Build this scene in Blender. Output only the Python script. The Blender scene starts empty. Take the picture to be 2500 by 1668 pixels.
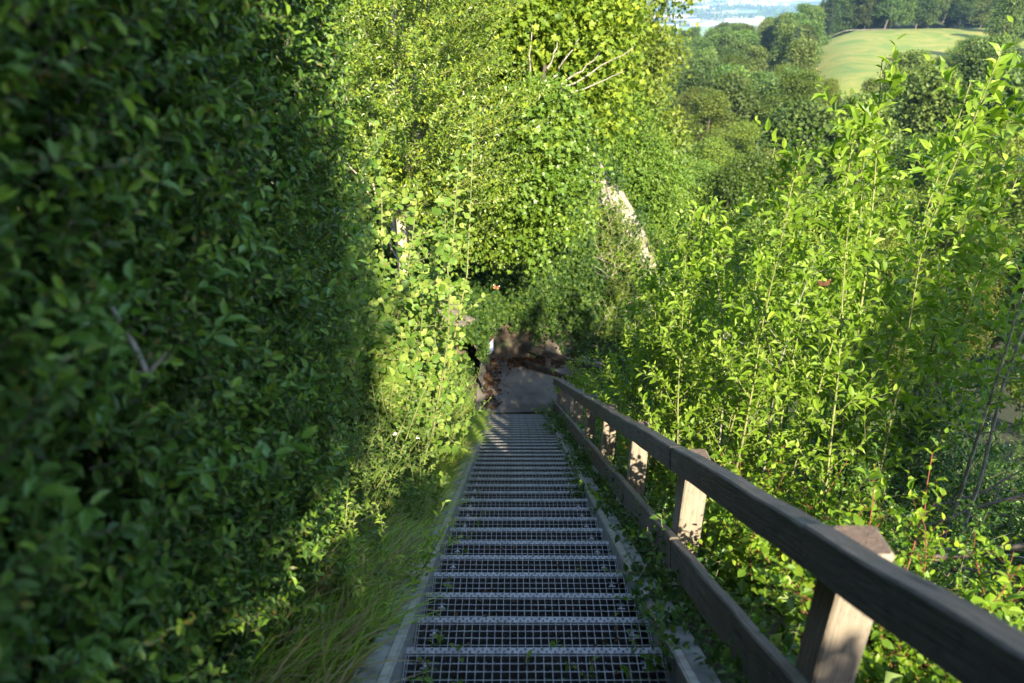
import bpy, math, random
import numpy as np
from mathutils import Vector

# ------------------------------------------------------------------ camera, sky, sun, exposure
sc = bpy.context.scene
COL = sc.collection
R = math.radians
PITCH = 27.0
cd = bpy.data.cameras.new('camera'); cam = bpy.data.objects.new('camera', cd); COL.objects.link(cam)
cam.location = (0, 0, 0)
cam.rotation_euler = (R(90 - PITCH), 0, R(0.16))
cd.sensor_width = 36; cd.lens = 1800 * 36 / 2500
cd.clip_start = 0.05; cd.clip_end = 60000
cd.dof.use_dof = True; cd.dof.focus_distance = 5.4; cd.dof.aperture_fstop = 2.2
sc.camera = cam
SUN_EL, SUN_AZ = 30.5, 10.5          # sun behind the camera, to its right
sd = Vector((math.sin(R(SUN_AZ)) * math.cos(R(SUN_EL)), -math.cos(R(SUN_AZ)) * math.cos(R(SUN_EL)), math.sin(R(SUN_EL))))
w = bpy.data.worlds.new("World"); sc.world = w; w.use_nodes = True
wn = w.node_tree; bg = wn.nodes['Background']
sky = wn.nodes.new('ShaderNodeTexSky'); sky.sky_type = 'NISHITA'; sky.sun_disc = False
sky.sun_elevation = R(SUN_EL); sky.sun_rotation = math.atan2(sd.x, sd.y); sky.altitude = 500
wn.links.new(sky.outputs[0], bg.inputs[0]); bg.inputs[1].default_value = 0.115
sl = bpy.data.lights.new('sun', 'SUN'); so = bpy.data.objects.new('sun', sl); COL.objects.link(so)
sl.energy = 5.0; sl.angle = R(0.53); sl.color = (1.0, 0.89, 0.68)
so.rotation_euler = sd.to_track_quat('Z', 'Y').to_euler()
sc.view_settings.view_transform = 'Standard'; sc.view_settings.look = 'None'
sc.view_settings.exposure = 2.15; sc.view_settings.gamma = 1.0
cy = sc.cycles
cy.max_bounces = 6; cy.diffuse_bounces = 3; cy.glossy_bounces = 2; cy.transmission_bounces = 4
cy.transparent_max_bounces = 4; cy.volume_bounces = 1; cy.sample_clamp_indirect = 4.0
cy.caustics_reflective = False; cy.caustics_refractive = False; cy.use_denoising = True

rng = np.random.default_rng(7)
cp, sp_ = math.cos(R(PITCH)), math.sin(R(PITCH))
def W(px, py, d):
    """a point of the place seen at that point of the photograph (2500 wide), d metres away along the view"""
    a = (px - 1255) / 1800; b = -(py - 834) / 1800
    return np.array([d * a, d * (cp + b * sp_), d * (-sp_ + b * cp)])

# ------------------------------------------------------------------ object helpers
def tag(o, label=None, cat=None, group=None, kind=None):
    if label: o['label'] = label
    if cat: o['category'] = cat
    if group: o['group'] = group
    if kind: o['kind'] = kind
    return o
def empty(name, loc=(0, 0, 0), rz=0.0):
    o = bpy.data.objects.new(name, None); COL.objects.link(o); o.location = loc; o.rotation_euler = (0, 0, rz)
    o.empty_display_size = 0.1
    return o
def copy_tree(o, parent=None):
    c = o.copy(); COL.objects.link(c); c.parent = parent
    for ch in list(o.children): copy_tree(ch, c)
    return c

class G:
    """collects geometry as arrays and links it as one mesh object"""
    def __init__(s): s.v = []; s.f = {3: [], 4: []}; s.m = {3: [], 4: []}; s.sm = {3: [], 4: []}; s.r = []; s.n = 0
    def add(s, v, f, mi=0, smooth=False, rnd=None):
        v = np.asarray(v, float).reshape(-1, 3)
        s.v.append(v)
        s.r.append(np.full(len(v), 0.5) if rnd is None else np.broadcast_to(np.asarray(rnd, float), (len(v),)))
        for ff in (f if isinstance(f, (list, tuple)) else [f]):
            ff = np.asarray(ff, int)
            k = ff.shape[1]; s.f[k].append(ff + s.n); s.m[k].append(np.full(len(ff), mi)); s.sm[k].append(np.full(len(ff), smooth))
        s.n += len(v)
    def mesh(s, name, mats):
        me = bpy.data.meshes.new(name)
        V = np.concatenate(s.v) if s.v else np.zeros((0, 3))
        T = np.concatenate(s.f[3]) if s.f[3] else np.zeros((0, 3), int)
        Q = np.concatenate(s.f[4]) if s.f[4] else np.zeros((0, 4), int)
        me.vertices.add(len(V)); me.vertices.foreach_set('co', V.astype(np.float32).ravel())
        nl = T.size + Q.size
        me.loops.add(nl); me.loops.foreach_set('vertex_index', np.concatenate([T.ravel(), Q.ravel()]).astype(np.int32))
        me.polygons.add(len(T) + len(Q))
        st = np.concatenate([np.arange(len(T)) * 3, T.size + np.arange(len(Q)) * 4]).astype(np.int32)
        me.polygons.foreach_set('loop_start', st)
        mi = np.concatenate((s.m[3] or [np.zeros(0)]) + (s.m[4] or [np.zeros(0)])).astype(np.int32)
        smo = np.concatenate((s.sm[3] or [np.zeros(0, bool)]) + (s.sm[4] or [np.zeros(0, bool)])).astype(bool)
        me.update(calc_edges=True)
        me.polygons.foreach_set('material_index', mi); me.polygons.foreach_set('use_smooth', smo)
        a = me.attributes.new('rnd', 'FLOAT', 'POINT'); a.data.foreach_set('value', np.concatenate(s.r).astype(np.float32) if s.r else [])
        for m in (mats if isinstance(mats, (list, tuple)) else [mats]): me.materials.append(m)
        return me
    def build(s, name, mats, parent=None, loc=None):
        o = bpy.data.objects.new(name, s.mesh(name, mats)); COL.objects.link(o)
        if parent is not None: o.parent = parent
        if loc is not None: o.location = loc
        return o

BOXF = np.array([[0, 3, 2, 1], [4, 5, 6, 7], [0, 1, 5, 4], [1, 2, 6, 5], [2, 3, 7, 6], [3, 0, 4, 7]])
def box(g, x0, x1, y0, y1, z0, z1, M=None, mi=0, rnd=None):
    v = np.array([[x0, y0, z0], [x1, y0, z0], [x1, y1, z0], [x0, y1, z0], [x0, y0, z1], [x1, y0, z1], [x1, y1, z1], [x0, y1, z1]], float)
    if M is not None: v = M(v)
    g.add(v, BOXF, mi, rnd=rnd)
def tube(g, P, r, seg=6, mi=0, rnd=None, cap=True):
    P = np.asarray(P, float); n = len(P); r = np.broadcast_to(np.asarray(r, float), (n,))
    T = np.gradient(P, axis=0); T /= np.linalg.norm(T, axis=1)[:, None] + 1e-9
    ref = np.array([0.31, 0.17, 0.93]) if abs(T[0][2]) < 0.8 else np.array([0.9, 0.3, 0.1])
    A = np.cross(T, ref); A /= np.linalg.norm(A, axis=1)[:, None] + 1e-9; B = np.cross(T, A)
    a = np.arange(seg) * 2 * math.pi / seg
    V = (P[:, None] + r[:, None, None] * (np.cos(a)[None, :, None] * A[:, None] + np.sin(a)[None, :, None] * B[:, None])).reshape(-1, 3)
    i = np.arange(n - 1)[:, None] * seg; j = np.arange(seg)[None]; k = (j + 1) % seg
    F = np.stack([i + j, i + k, i + seg + k, i + seg + j], -1).reshape(-1, 4)
    g.add(V, F, mi, True, rnd)
def grid(g, X, Y, Z, mi=0, smooth=True):
    ny, nx = Z.shape; i = np.arange(ny - 1)[:, None] * nx; j = np.arange(nx - 1)[None]
    F = np.stack([i + j, i + j + 1, i + nx + j + 1, i + nx + j], -1).reshape(-1, 4)
    g.add(np.stack([X, Y, Z], -1).reshape(-1, 3), F, mi, smooth)
def unit(v): return v / (np.linalg.norm(v, axis=-1, keepdims=True) + 1e-9)

# ------------------------------------------------------------------ leaf templates (u along, v across, w up)
def sym(rim, mid):
    """rim: left side points base->tip (without midrib points); mid: midrib points base..tip"""
    m = len(mid); V = list(mid) + list(rim) + [(u, -v, ww) for u, v, ww in rim]
    return V, m
T_DIAMOND = (np.array([[0, 0, 0], [1, 0, -.10], [.48, .5, .10], [.48, -.5, .10]]), [np.array([[0, 3, 1], [0, 1, 2]])])
T_OVAL = (np.array([[0, 0, 0], [.36, 0, -.03], [.70, 0, -.05], [1, 0, -.14], [.30, .46, .07], [.66, .40, .05], [.30, -.46, .07], [.66, -.40, .05]]),
          [np.array([[0, 1, 4], [2, 3, 5], [0, 6, 1], [2, 7, 3]]), np.array([[1, 2, 5, 4], [1, 6, 7, 2]])])
def fan(rim):   # rim points all around, centre on the midrib
    c = (.42, 0, -.05); V = np.array([c] + rim, float); n = len(rim)
    return (V, [np.array([[0, 1 + i, 1 + (i + 1) % n] for i in range(n)])])
T_ROUND = fan([(0, 0, 0), (.08, -.30, .04), (.22, -.42, .06), (.30, -.40, .04), (.44, -.50, .06), (.60, -.44, .02), (.68, -.36, .03), (.84, -.24, -.02), (1, 0, -.12),
               (.84, .24, -.02), (.68, .36, .03), (.60, .44, .02), (.44, .50, .06), (.30, .40, .04), (.22, .42, .06), (.08, .30, .04)])
T_LOBED = fan([(0, 0, 0), (-.10, -.22, .03), (.06, -.50, .05), (.26, -.30, .0), (.46, -.62, .05), (.60, -.24, 0), (1, 0, -.10), (.60, .24, 0), (.46, .62, .05), (.26, .30, 0), (.06, .50, .05), (-.10, .22, .03)])
def leaves(g, P, D, N, L, wid, T=T_OVAL, mi=0, rnd=None):
    P = np.asarray(P); n = len(P)
    if n == 0: return
    D = unit(D); S = unit(np.cross(N, D)); N = np.cross(D, S)
    tv, tf = T; k = len(tv)
    L = np.broadcast_to(np.asarray(L, float), (n,))[:, None, None]
    cur = rng.uniform(.3, 2.2, (n, 1, 1))
    V = P[:, None] + L * (tv[None, :, 0:1] * D[:, None] + wid * tv[None, :, 1:2] * S[:, None] + cur * tv[None, :, 2:3] * N[:, None])
    rr = rng.random(n) if rnd is None else rnd
    F = [(f[None] + np.arange(n)[:, None, None] * k).reshape(-1, f.shape[1]) for f in tf]
    g.add(V.reshape(-1, 3), F, mi, False, np.repeat(rr, k))

def rand_dirs(n): return unit(rng.normal(size=(n, 3)))
def poly_leaves(lists, spacing, L, ang=0.8, up=0.7, jitter=.35, start=0.0):
    """leaf bases, directions, normals along polylines"""
    PP, DD, NN, FR = [], [], [], []
    for P, s0 in lists:
        seg = np.linalg.norm(np.diff(P, axis=0), axis=1); c = np.concatenate([[0], np.cumsum(seg)]); tot = c[-1]
        s = np.arange(max(s0 * tot, .01), tot, spacing) + rng.uniform(-.3, .3) * spacing
        s = np.clip(s, 0, tot); n = len(s)
        if n == 0: continue
        p = np.stack([np.interp(s, c, P[:, i]) for i in range(3)], -1)
        e = np.stack([np.interp(np.minimum(s + .02, tot + .001), c, P[:, i]) - np.interp(s - .02, c, P[:, i]) for i in range(3)], -1)
        t = unit(e)
        a = np.arange(n) * 2.4 + rng.uniform(0, 6) + rng.uniform(-.5, .5, n)
        u1 = unit(np.cross(t, np.array([.2, .3, .9]))); u2 = np.cross(t, u1)
        rad = np.cos(a)[:, None] * u1 + np.sin(a)[:, None] * u2
        fr = s / tot
        dd = unit(rad * ang + t * (1 - ang * .5) + rng.normal(size=(n, 3)) * jitter * .4)
        nn = unit(np.array([0, 0, 1.]) * up + t * .5 + np.array(sd) * .25 + rng.normal(size=(n, 3)) * jitter)
        PP.append(p); DD.append(dd); NN.append(nn); FR.append(fr)
    return np.concatenate(PP), np.concatenate(DD), np.concatenate(NN), np.concatenate(FR)

def stem_line(b, d, L, n=9, wob=.08, lift=.0):
    P = [np.array(b, float)]; d = np.array(d, float); d /= np.linalg.norm(d)
    for i in range(n):
        d = d + rng.normal(size=3) * wob + np.array([0, 0, lift]); d /= np.linalg.norm(d)
        P.append(P[-1] + d * L / n)
    return np.array(P)
def at_frac(P, t):
    x = t * (len(P) - 1); i = min(int(x), len(P) - 2); f = x - i
    return P[i] * (1 - f) + P[i + 1] * f, (P[i + 1] - P[i]) / (np.linalg.norm(P[i + 1] - P[i]) + 1e-9)

def plant(n_stems=1, H=3.0, spread=.2, base_r=.05, r0=.014, n_side=12, side=.6, side_lo=.2, n_sub=0, sub=.25,
          leaf=.07, wid=.5, spacing=.035, T=T_OVAL, up=.6, lift=.04, side_up=.6, wob=.06, stem_leaf=.45, seg=5, jitter=.35, ang=.8, sag=0.0):
    gs, gl = G(), G(); L = []
    for k in range(n_stems):
        a = rng.uniform(0, 2 * math.pi); rr = base_r * math.sqrt(rng.random())
        h = H * rng.uniform(.7, 1.05) if n_stems > 1 else H
        b = np.array([math.cos(a) * rr, math.sin(a) * rr, -.03])
        S = stem_line(b, (math.cos(a) * spread * rng.uniform(.3, 1.2), math.sin(a) * spread * rng.uniform(.3, 1.2), 1), h, 10, wob, lift)
        rk = r0 * h / H
        tube(gs, S, np.linspace(rk, rk * .15 + .0008, len(S)), seg)
        L.append((S, stem_leaf))
        for i in range(n_side):
            t = side_lo + (1 - side_lo) * (i + rng.random()) / n_side * .96
            p, tt = at_frac(S, t); a2 = rng.uniform(0, 2 * math.pi)
            l2 = side * (1.2 - 1.05 * t) * rng.uniform(.5, 1.15)
            Q = stem_line(p, (math.cos(a2), math.sin(a2), side_up * rng.uniform(.5, 1.5)), l2, 5, wob * 1.3, lift - sag)
            r2 = max(rk * (1 - t) * .6, .0014)
            tube(gs, Q, np.linspace(r2, r2 * .35, len(Q)), 4)
            L.append((Q, .12))
            for j in range(n_sub):
                p3, t3 = at_frac(Q, rng.uniform(.2, .95)); 
                Q3 = stem_line(p3, unit(t3 * .6 + rng.normal(size=3) * .5 + np.array([0, 0, .25 - sag])), sub * rng.uniform(.4, 1.1), 4, wob, lift - sag)
                tube(gs, Q3, np.linspace(r2 * .5, r2 * .25, len(Q3)), 3); L.append((Q3, .05))
    P, D, N, FR = poly_leaves(L, spacing, leaf, ang=ang, up=up, jitter=jitter)
    D[:, 2] -= sag * 2
    leaves(gl, P, D, N, leaf * rng.uniform(.55, 1.15, len(P)) * (1.12 - .5 * FR ** 3), wid, T, 0, np.clip(rng.random(len(P)) * .75 + .3 * FR ** 2, 0, 1))
    return gs, gl

# ------------------------------------------------------------------ materials
def newmat(name):
    m = bpy.data.materials.new(name); m.use_nodes = True; nt = m.node_tree; nt.nodes.clear()
    return m, nt, nt.nodes, nt.links
def ramp(nt, fac, stops):
    r = nt.nodes.new('ShaderNodeValToRGB'); nt.links.new(fac, r.inputs[0]); e = r.color_ramp.elements
    while len(e) < len(stops): e.new(.5)
    for i, (p, c) in enumerate(stops): e[i].position = p; e[i].color = (*c, 1)
    return r.outputs[0]
def noise(nt, scale, detail=4, vec=None, dist=0.0, rough=.55):
    n = nt.nodes.new('ShaderNodeTexNoise'); n.inputs['Scale'].default_value = scale; n.inputs['Detail'].default_value = detail
    n.inputs['Distortion'].default_value = dist; n.inputs['Roughness'].default_value = rough
    if vec is not None: nt.links.new(vec, n.inputs['Vector'])
    return n.outputs['Fac']
def mixc(nt, fac, a, b, mode='MIX'):
    m = nt.nodes.new('ShaderNodeMix'); m.data_type = 'RGBA'; m.blend_type = mode
    for s, i in ((fac, 0), (a, 6), (b, 7)):
        if isinstance(s, (int, float)): m.inputs[i].default_value = s
        elif isinstance(s, tuple): m.inputs[i].default_value = (*s, 1)
        else: nt.links.new(s, m.inputs[i])
    return m.outputs[2]
def mapr(nt, v, a, b, c=0.0, d=1.0):
    m = nt.nodes.new('ShaderNodeMapRange'); nt.links.new(v, m.inputs[0])
    for i, x in enumerate((a, b, c, d)): m.inputs[1 + i].default_value = x
    return m.outputs[0]
def bump(nt, h, strength=.4, dist=.01):
    b = nt.nodes.new('ShaderNodeBump'); b.inputs['Strength'].default_value = strength; b.inputs['Distance'].default_value = dist
    nt.links.new(h, b.inputs['Height']); return b.outputs[0]
def pos(nt): return nt.nodes.new('ShaderNodeNewGeometry').outputs['Position']
def objc(nt): return nt.nodes.new('ShaderNodeTexCoord').outputs['Object']

def leafmat(name, dark, mid, light, rough=.45, spec=.35, trans=.38, tcol=None, brown=0.0, objvar=0.0):
    m, nt, N, Lk = newmat(name)
    at = N.new('ShaderNodeAttribute'); at.attribute_name = 'rnd'
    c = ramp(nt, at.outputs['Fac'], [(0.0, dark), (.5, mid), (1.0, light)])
    c = mixc(nt, mapr(nt, noise(nt, 1.3, 2, pos(nt)), .35, .7, 0, .45), c, tuple(x * .72 for x in mid))
    if brown: c = mixc(nt, mapr(nt, at.outputs['Fac'], .5, .5 + .0001, 0, 0), c, c) if False else mixc(nt, mapr(nt, noise(nt, 37, 1, pos(nt)), .66 - brown, .69 - brown, 0, .8), c, (.16, .12, .03))
    if objvar:
        oi = N.new('ShaderNodeObjectInfo'); h = N.new('ShaderNodeHueSaturation')
        Lk.new(c, h.inputs['Color']); Lk.new(mapr(nt, oi.outputs['Random'], 0, 1, .5 - .028 * objvar, .5 + .02 * objvar), h.inputs['Hue'])
        mm = N.new('ShaderNodeMath'); mm.operation = 'FRACT'; m2 = N.new('ShaderNodeMath'); m2.operation = 'MULTIPLY'; m2.inputs[1].default_value = 7.31
        Lk.new(oi.outputs['Random'], m2.inputs[0]); Lk.new(m2.outputs[0], mm.inputs[0])
        Lk.new(mapr(nt, mm.outputs[0], 0, 1, 1 - .4 * objvar, 1 + .4 * objvar), h.inputs['Value']); c = h.outputs[0]
    p = N.new('ShaderNodeBsdfPrincipled'); Lk.new(c, p.inputs['Base Color']); p.inputs['Roughness'].default_value = rough
    p.inputs['Specular IOR Level'].default_value = spec
    t = N.new('ShaderNodeBsdfTranslucent'); Lk.new(mixc(nt, 1.0, c, (1.25, 1.35, .55) if tcol is None else tcol, 'MULTIPLY'), t.inputs[0])
    mx = N.new('ShaderNodeMixShader'); mx.inputs[0].default_value = trans
    Lk.new(p.outputs[0], mx.inputs[1]); Lk.new(t.outputs[0], mx.inputs[2])
    o = N.new('ShaderNodeOutputMaterial'); Lk.new(mx.outputs[0], o.inputs[0])
    return m
def barkmat(name, a, b, scale=30):
    m, nt, N, Lk = newmat(name)
    mp = N.new('ShaderNodeMapping'); mp.inputs['Scale'].default_value = (1, 1, .35); Lk.new(objc(nt), mp.inputs[0])
    f = noise(nt, scale, 5, mp.outputs[0], 1.0)
    p = N.new('ShaderNodeBsdfPrincipled'); Lk.new(ramp(nt, f, [(.3, a), (.65, b)]), p.inputs['Base Color']); p.inputs['Roughness'].default_value = .85
    Lk.new(bump(nt, f, .5, .004), p.inputs['Normal'])
    o = N.new('ShaderNodeOutputMaterial'); Lk.new(p.outputs[0], o.inputs[0]); return m
def plain(name, c, rough=.7, metal=0.0, var=.25, scale=20, bs=.2):
    m, nt, N, Lk = newmat(name); f = noise(nt, scale, 5, objc(nt))
    p = N.new('ShaderNodeBsdfPrincipled')
    Lk.new(ramp(nt, f, [(.3, tuple(x * (1 - var) for x in c)), (.7, tuple(min(x * (1 + var), 1) for x in c))]), p.inputs['Base Color'])
    p.inputs['Roughness'].default_value = rough; p.inputs['Metallic'].default_value = metal
    if bs: Lk.new(bump(nt, f, bs, .003), p.inputs['Normal'])
    o = N.new('ShaderNodeOutputMaterial'); Lk.new(p.outputs[0], o.inputs[0]); return m
def woodmat(name, a, b, moss=.0, rx=0):
    m, nt, N, Lk = newmat(name)
    m0 = N.new('ShaderNodeMapping'); m0.inputs['Rotation'].default_value = (R(rx), 0, 0); Lk.new(objc(nt), m0.inputs[0])
    mp = N.new('ShaderNodeMapping'); mp.inputs['Scale'].default_value = (14, 14, 1.1); Lk.new(m0.outputs[0], mp.inputs[0])
    f = noise(nt, 3.0, 8, mp.outputs[0], 1.2, .7); f2 = noise(nt, 5, 3, objc(nt))
    f3 = noise(nt, 14, 3, mp.outputs[0], .3, .5)
    c = mixc(nt, mapr(nt, f2, .4, .65, 0, .6), ramp(nt, f, [(.30, a), (.6, b)]), tuple(x * .75 for x in b))
    c = mixc(nt, mapr(nt, f3, .62, .68, 0, .7), c, tuple(x * .25 for x in a))
    if moss: c = mixc(nt, mapr(nt, noise(nt, 9, 5, objc(nt)), .52, .62, 0, moss), c, (.045, .055, .028))
    vk = N.new('ShaderNodeTexVoronoi'); vk.inputs['Scale'].default_value = .9; mk_ = N.new('ShaderNodeMapping'); mk_.inputs['Scale'].default_value = (1, 1, 2.2); Lk.new(mp.outputs[0], mk_.inputs[0]); Lk.new(mk_.outputs[0], vk.inputs['Vector'])
    c = mixc(nt, mapr(nt, vk.outputs['Distance'], .10, .16, .75, 0), c, tuple(x * .3 for x in a))
    p = N.new('ShaderNodeBsdfPrincipled'); Lk.new(c, p.inputs['Base Color']); p.inputs['Roughness'].default_value = .8
    Lk.new(bump(nt, f, 1.0, .008), p.inputs['Normal'])
    o = N.new('ShaderNodeOutputMaterial'); Lk.new(p.outputs[0], o.inputs[0]); return m

M_HEDGE = leafmat('hedge leaf', (.032, .076, .013), (.064, .132, .020), (.18, .29, .03), .45, .25, .28, brown=.004)
M_HOLLY = leafmat('evergreen leaf', (.06, .12, .012), (.14, .22, .022), (.30, .36, .03), .4, .5, .3)
M_HAZEL = leafmat('hazel leaf', (.06, .13, .018), (.13, .23, .028), (.31, .38, .08), .5, .3, .35, brown=.02)
M_MAPLE = leafmat('maple leaf', (.06, .12, .014), (.16, .24, .02), (.32, .37, .03), .5, .3, .4)
M_IVY = leafmat('ivy leaf', (.012, .034, .007), (.032, .072, .010), (.09, .14, .018), .5, .18, .25)
M_IVYTREE = leafmat('ivy leaf on the tree', (.04, .09, .012), (.10, .18, .018), (.22, .29, .03), .38, .4, .28)
M_WILLOW = leafmat('willow leaf', (.07, .14, .013), (.165, .27, .018), (.33, .43, .06), .45, .3, .42)
M_DOG = leafmat('dogwood leaf', (.08, .16, .012), (.17, .29, .018), (.32, .42, .03), .45, .35, .45)
M_DARKB = leafmat('thicket leaf', (.02, .06, .010), (.05, .12, .015), (.14, .24, .025), .42, .3, .3)
M_BRAM = leafmat('bramble leaf', (.05, .10, .015), (.10, .18, .022), (.20, .28, .04), .5, .35, .35, brown=.01)
M_GRASS = leafmat('grass blade', (.12, .22, .02), (.25, .39, .04), (.42, .48, .11), .45, .35, .4)
M_DRYGRASS = leafmat('dry grass', (.18, .14, .06), (.28, .22, .10), (.36, .31, .16), .6, .2, .3)
M_FOR = leafmat('forest leaf', (.03, .065, .014), (.075, .125, .022), (.15, .20, .035), .55, .3, .28, objvar=1.1)
M_FORL = leafmat('beech leaf', (.045, .09, .012), (.10, .155, .018), (.20, .25, .03), .5, .3, .32, objvar=1.0)
M_CON = leafmat('spruce needle', (.012, .028, .014), (.025, .045, .018), (.05, .075, .025), .6, .3, .1, objvar=.6)
M_BARK = barkmat('grey bark', (.10, .09, .07), (.30, .27, .21))
M_BARKD = barkmat('dark bark', (.05, .04, .03), (.14, .11, .08))
M_TWIG = barkmat('green twig', (.10, .11, .04), (.22, .22, .08))
M_REDTWIG = barkmat('red twig', (.10, .025, .02), (.22, .06, .03))
M_PALETWIG = barkmat('pale dead wood', (.25, .21, .15), (.48, .42, .32))
M_STEEL = plain('galvanised steel', (.27, .265, .25), .48, .4, .3, 22, .15)
M_STEELD = plain('dark steel bar', (.09, .092, .088), .5, .3, .3, 25, .15)
M_BOLT = plain('bright bolt head', (.85, .84, .82), .45, 0, .05, 50, 0)
M_CONC = plain('weathered concrete', (.20, .20, .17), .9, 0, .5, 9, .6)
M_CONCL = plain('pale concrete footing', (.42, .40, .36), .9, 0, .35, 14, .6)
M_WOOD = woodmat('weathered rail wood', (.035, .027, .020), (.15, .12, .09), .55, 118)
M_WOODD = woodmat('dark wood', (.018, .014, .011), (.05, .04, .03), .3)  # darker tone for the rails of the second fence
M_POST = woodmat('post wood', (.13, .105, .075), (.32, .265, .20), .0)
M_POSTE = woodmat('post end grain', (.05, .04, .03), (.15, .10, .07), .2)
M_WHITE = plain('white enamel', (.75, .73, .76), .4, 0, .08, 8, 0)
M_RED = plain('dark red paint', (.16, .02, .03), .4, 0, .1, 8, 0)
M_GRAV = plain('pebble', (.28, .25, .21), .85, 0, .5, 60, .3)
M_DEAD = leafmat('dead leaf', (.04, .02, .012), (.08, .038, .018), (.15, .085, .04), .7, .2, .15)
M_FLOWER = plain('white petal', (.8, .8, .76), .6, 0, .05, 9, 0)

# ------------------------------------------------------------------ terrain
TAN = math.tan(R(28)); Z0 = -1.146 / math.cos(R(28)); YE = 12.09; ZL = Z0 - YE * TAN
def slope_z(y): return Z0 - np.asarray(y, float) * TAN
def smooth(a, b, x):
    t = np.clip((x - a) / (b - a), 0, 1); return t * t * (3 - 2 * t)
_ph = rng.uniform(0, 6.28, 24)
def wob(x, y, s):
    v = 0
    for i in range(4):
        a = 1.7 * i + .6; v = v + np.sin((x * math.cos(a) + y * math.sin(a)) * s * (1 + .37 * i) + _ph[i]) * (1 / (1 + i * .6))
    return v / 2.4
def H(x, y):
    x = np.asarray(x, float); y = np.asarray(y, float)
    up = np.where(y < -.6, Z0 + .6 * TAN + 0 * y, slope_z(np.minimum(y, YE)))
    # past the landing the ground keeps falling into the valley
    yy = np.array([YE, 14.6, 18, 25, 40, 60, 100, 150, 200, 330, 420, 600, 1000, 1500, 2200, 4e4])
    zz = np.array([ZL, ZL - .6, -11.5, -15.5, -21, -25, -30, -35, -36.5, -38, -46, -95, -180, -225, -232, -232])
    z = np.where(y < YE, up, np.interp(y, yy, zz))
    # right side falls away, left bank rises
    dr = np.clip(x - 1.0, 0, 14)
    z = z - (.34 * np.clip(dr, 0, 4) + .16 * np.clip(dr - 4, 0, 10)) * smooth(60, 25, y) * smooth(-9, -2, y)
    dl = np.clip(-x - .75, 0, 10)
    z = z + (.42 * dl) * smooth(60, 25, y) * smooth(-9, -1, y)
    # stair bed
    bed = smooth(.62, .5, np.abs(x - .08)) * (y < YE) * smooth(-.8, -.2, y)
    z = z - .30 * bed - .05 * (y < YE) * (y > -.5)
    near = (np.abs(x) < 30) & (y < 40)
    z = z + np.where(near, .05 * wob(x, y, 3.1) + .16 * wob(x, y, .9), 0) * smooth(.55, 1.2, np.abs(x - .08))
    # landing and the path that turns right past it
    land = smooth(1.55, 1.2, np.abs(x - .25)) * smooth(11.9, 12.2, y) * smooth(14.9, 14.4, y)
    z = z * (1 - land) + (ZL - .02) * land
    # rocky spur behind the landing
    cx = np.array([-14, -8, -4, -1, .8, 1.9, 3.2, 5, 8, 12]); cz = np.array([3.5, 2.0, .2, -1.6, -2.9, -3.9, -5.7, -8.6, -14.5, -22])
    crest = np.interp(x, cx, cz) + .28 * wob(x, y, 1.9) + .16 * wob(x, y, 5.3)
    ys = 18.2; y = np.asarray(y, float)
    face = np.where(y < ys, crest - 1.15 * np.maximum(ys - y, 0) ** 1.02 * np.where(y < 14.35, 9.0, 1.0) ** (np.clip((14.35 - y) * 2, 0, 1) * smooth(-1.7, -1.0, x)), crest - .95 * (y - ys))
    z = np.where((y > 13.6) & (y < 60) & (x < 13), np.maximum(z, face), z)
    # left bank joins the spur
    # hillside on the right, meadow terrace, hill behind it
    z = z + np.clip(.10 * (x - 22), 0, 16) * smooth(30, 60, y) * smooth(220, 150, y)
    ratio = x / np.maximum(y, 1)
    terr = smooth(.34, .42, ratio) * smooth(165, 205, y) * smooth(380, 340, y)
    z = z * (1 - terr) + (-27 + .01 * (y - 200)) * terr
    back = smooth(.33, .48, ratio) * smooth(335, 420, y) * smooth(2600, 1300, y)
    z = z * (1 - back) + (-27 + .17 * (np.minimum(y, 900) - 335)) * back
    far = smooth(150, 400, y)
    z = z + far * smooth(1400, 700, y) * 3.0 * wob(x, y, .012)
    # far side of the valley
    z = z + smooth(6500, 12000, y) * 520 * (1 + .25 * wob(x, y, .0009)) 
    return z

def axis(lo, hi, step, out_lo, out_hi, gr=1.13):
    a = list(np.arange(lo, hi + 1e-6, step)); s = step; v = a[-1]
    while v < out_hi: s *= gr; v += s; a.append(v)
    s = step; v = a[0]; b = []
    while v > out_lo: s *= gr; v -= s; b.append(v)
    return np.array(b[::-1] + a)
xs = axis(-6, 9, .14, -16000, 16000, 1.11); ys = axis(-2, 24, .14, -4000, 26000, 1.07)
X, Y = np.meshgrid(xs, ys); Z = H(X, Y)
g = G(); grid(g, X, Y, Z)
m, nt, N, Lk = newmat('ground')
P0 = pos(nt); sx = N.new('ShaderNodeSeparateXYZ'); Lk.new(P0, sx.inputs[0])
soil = ramp(nt, noise(nt, 6, 6, P0), [(.3, (.035, .026, .017)), (.55, (.075, .055, .035)), (.75, (.13, .10, .065))])
soil = mixc(nt, mapr(nt, noise(nt, 2.2, 4, P0), .5, .62, 0, .7), soil, (.035, .055, .015))
meadow = ramp(nt, noise(nt, .05, 8, P0, 1.5, .65), [(.36, (.085, .155, .015)), (.48, (.15, .185, .02)), (.60, (.23, .21, .04))])
meadow = mixc(nt, mapr(nt, noise(nt, .7, 4, P0), .4, .7, 0, .35), meadow, (.11, .15, .035))
dv = N.new('ShaderNodeMath'); dv.operation = 'DIVIDE'; Lk.new(sx.outputs[0], dv.inputs[0]); Lk.new(sx.outputs[1], dv.inputs[1])
mk = N.new('ShaderNodeMath'); mk.operation = 'MULTIPLY'; Lk.new(mapr(nt, sx.outputs[1], 165, 190), mk.inputs[0]); Lk.new(mapr(nt, sx.outputs[1], 346, 343), mk.inputs[1])
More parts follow.
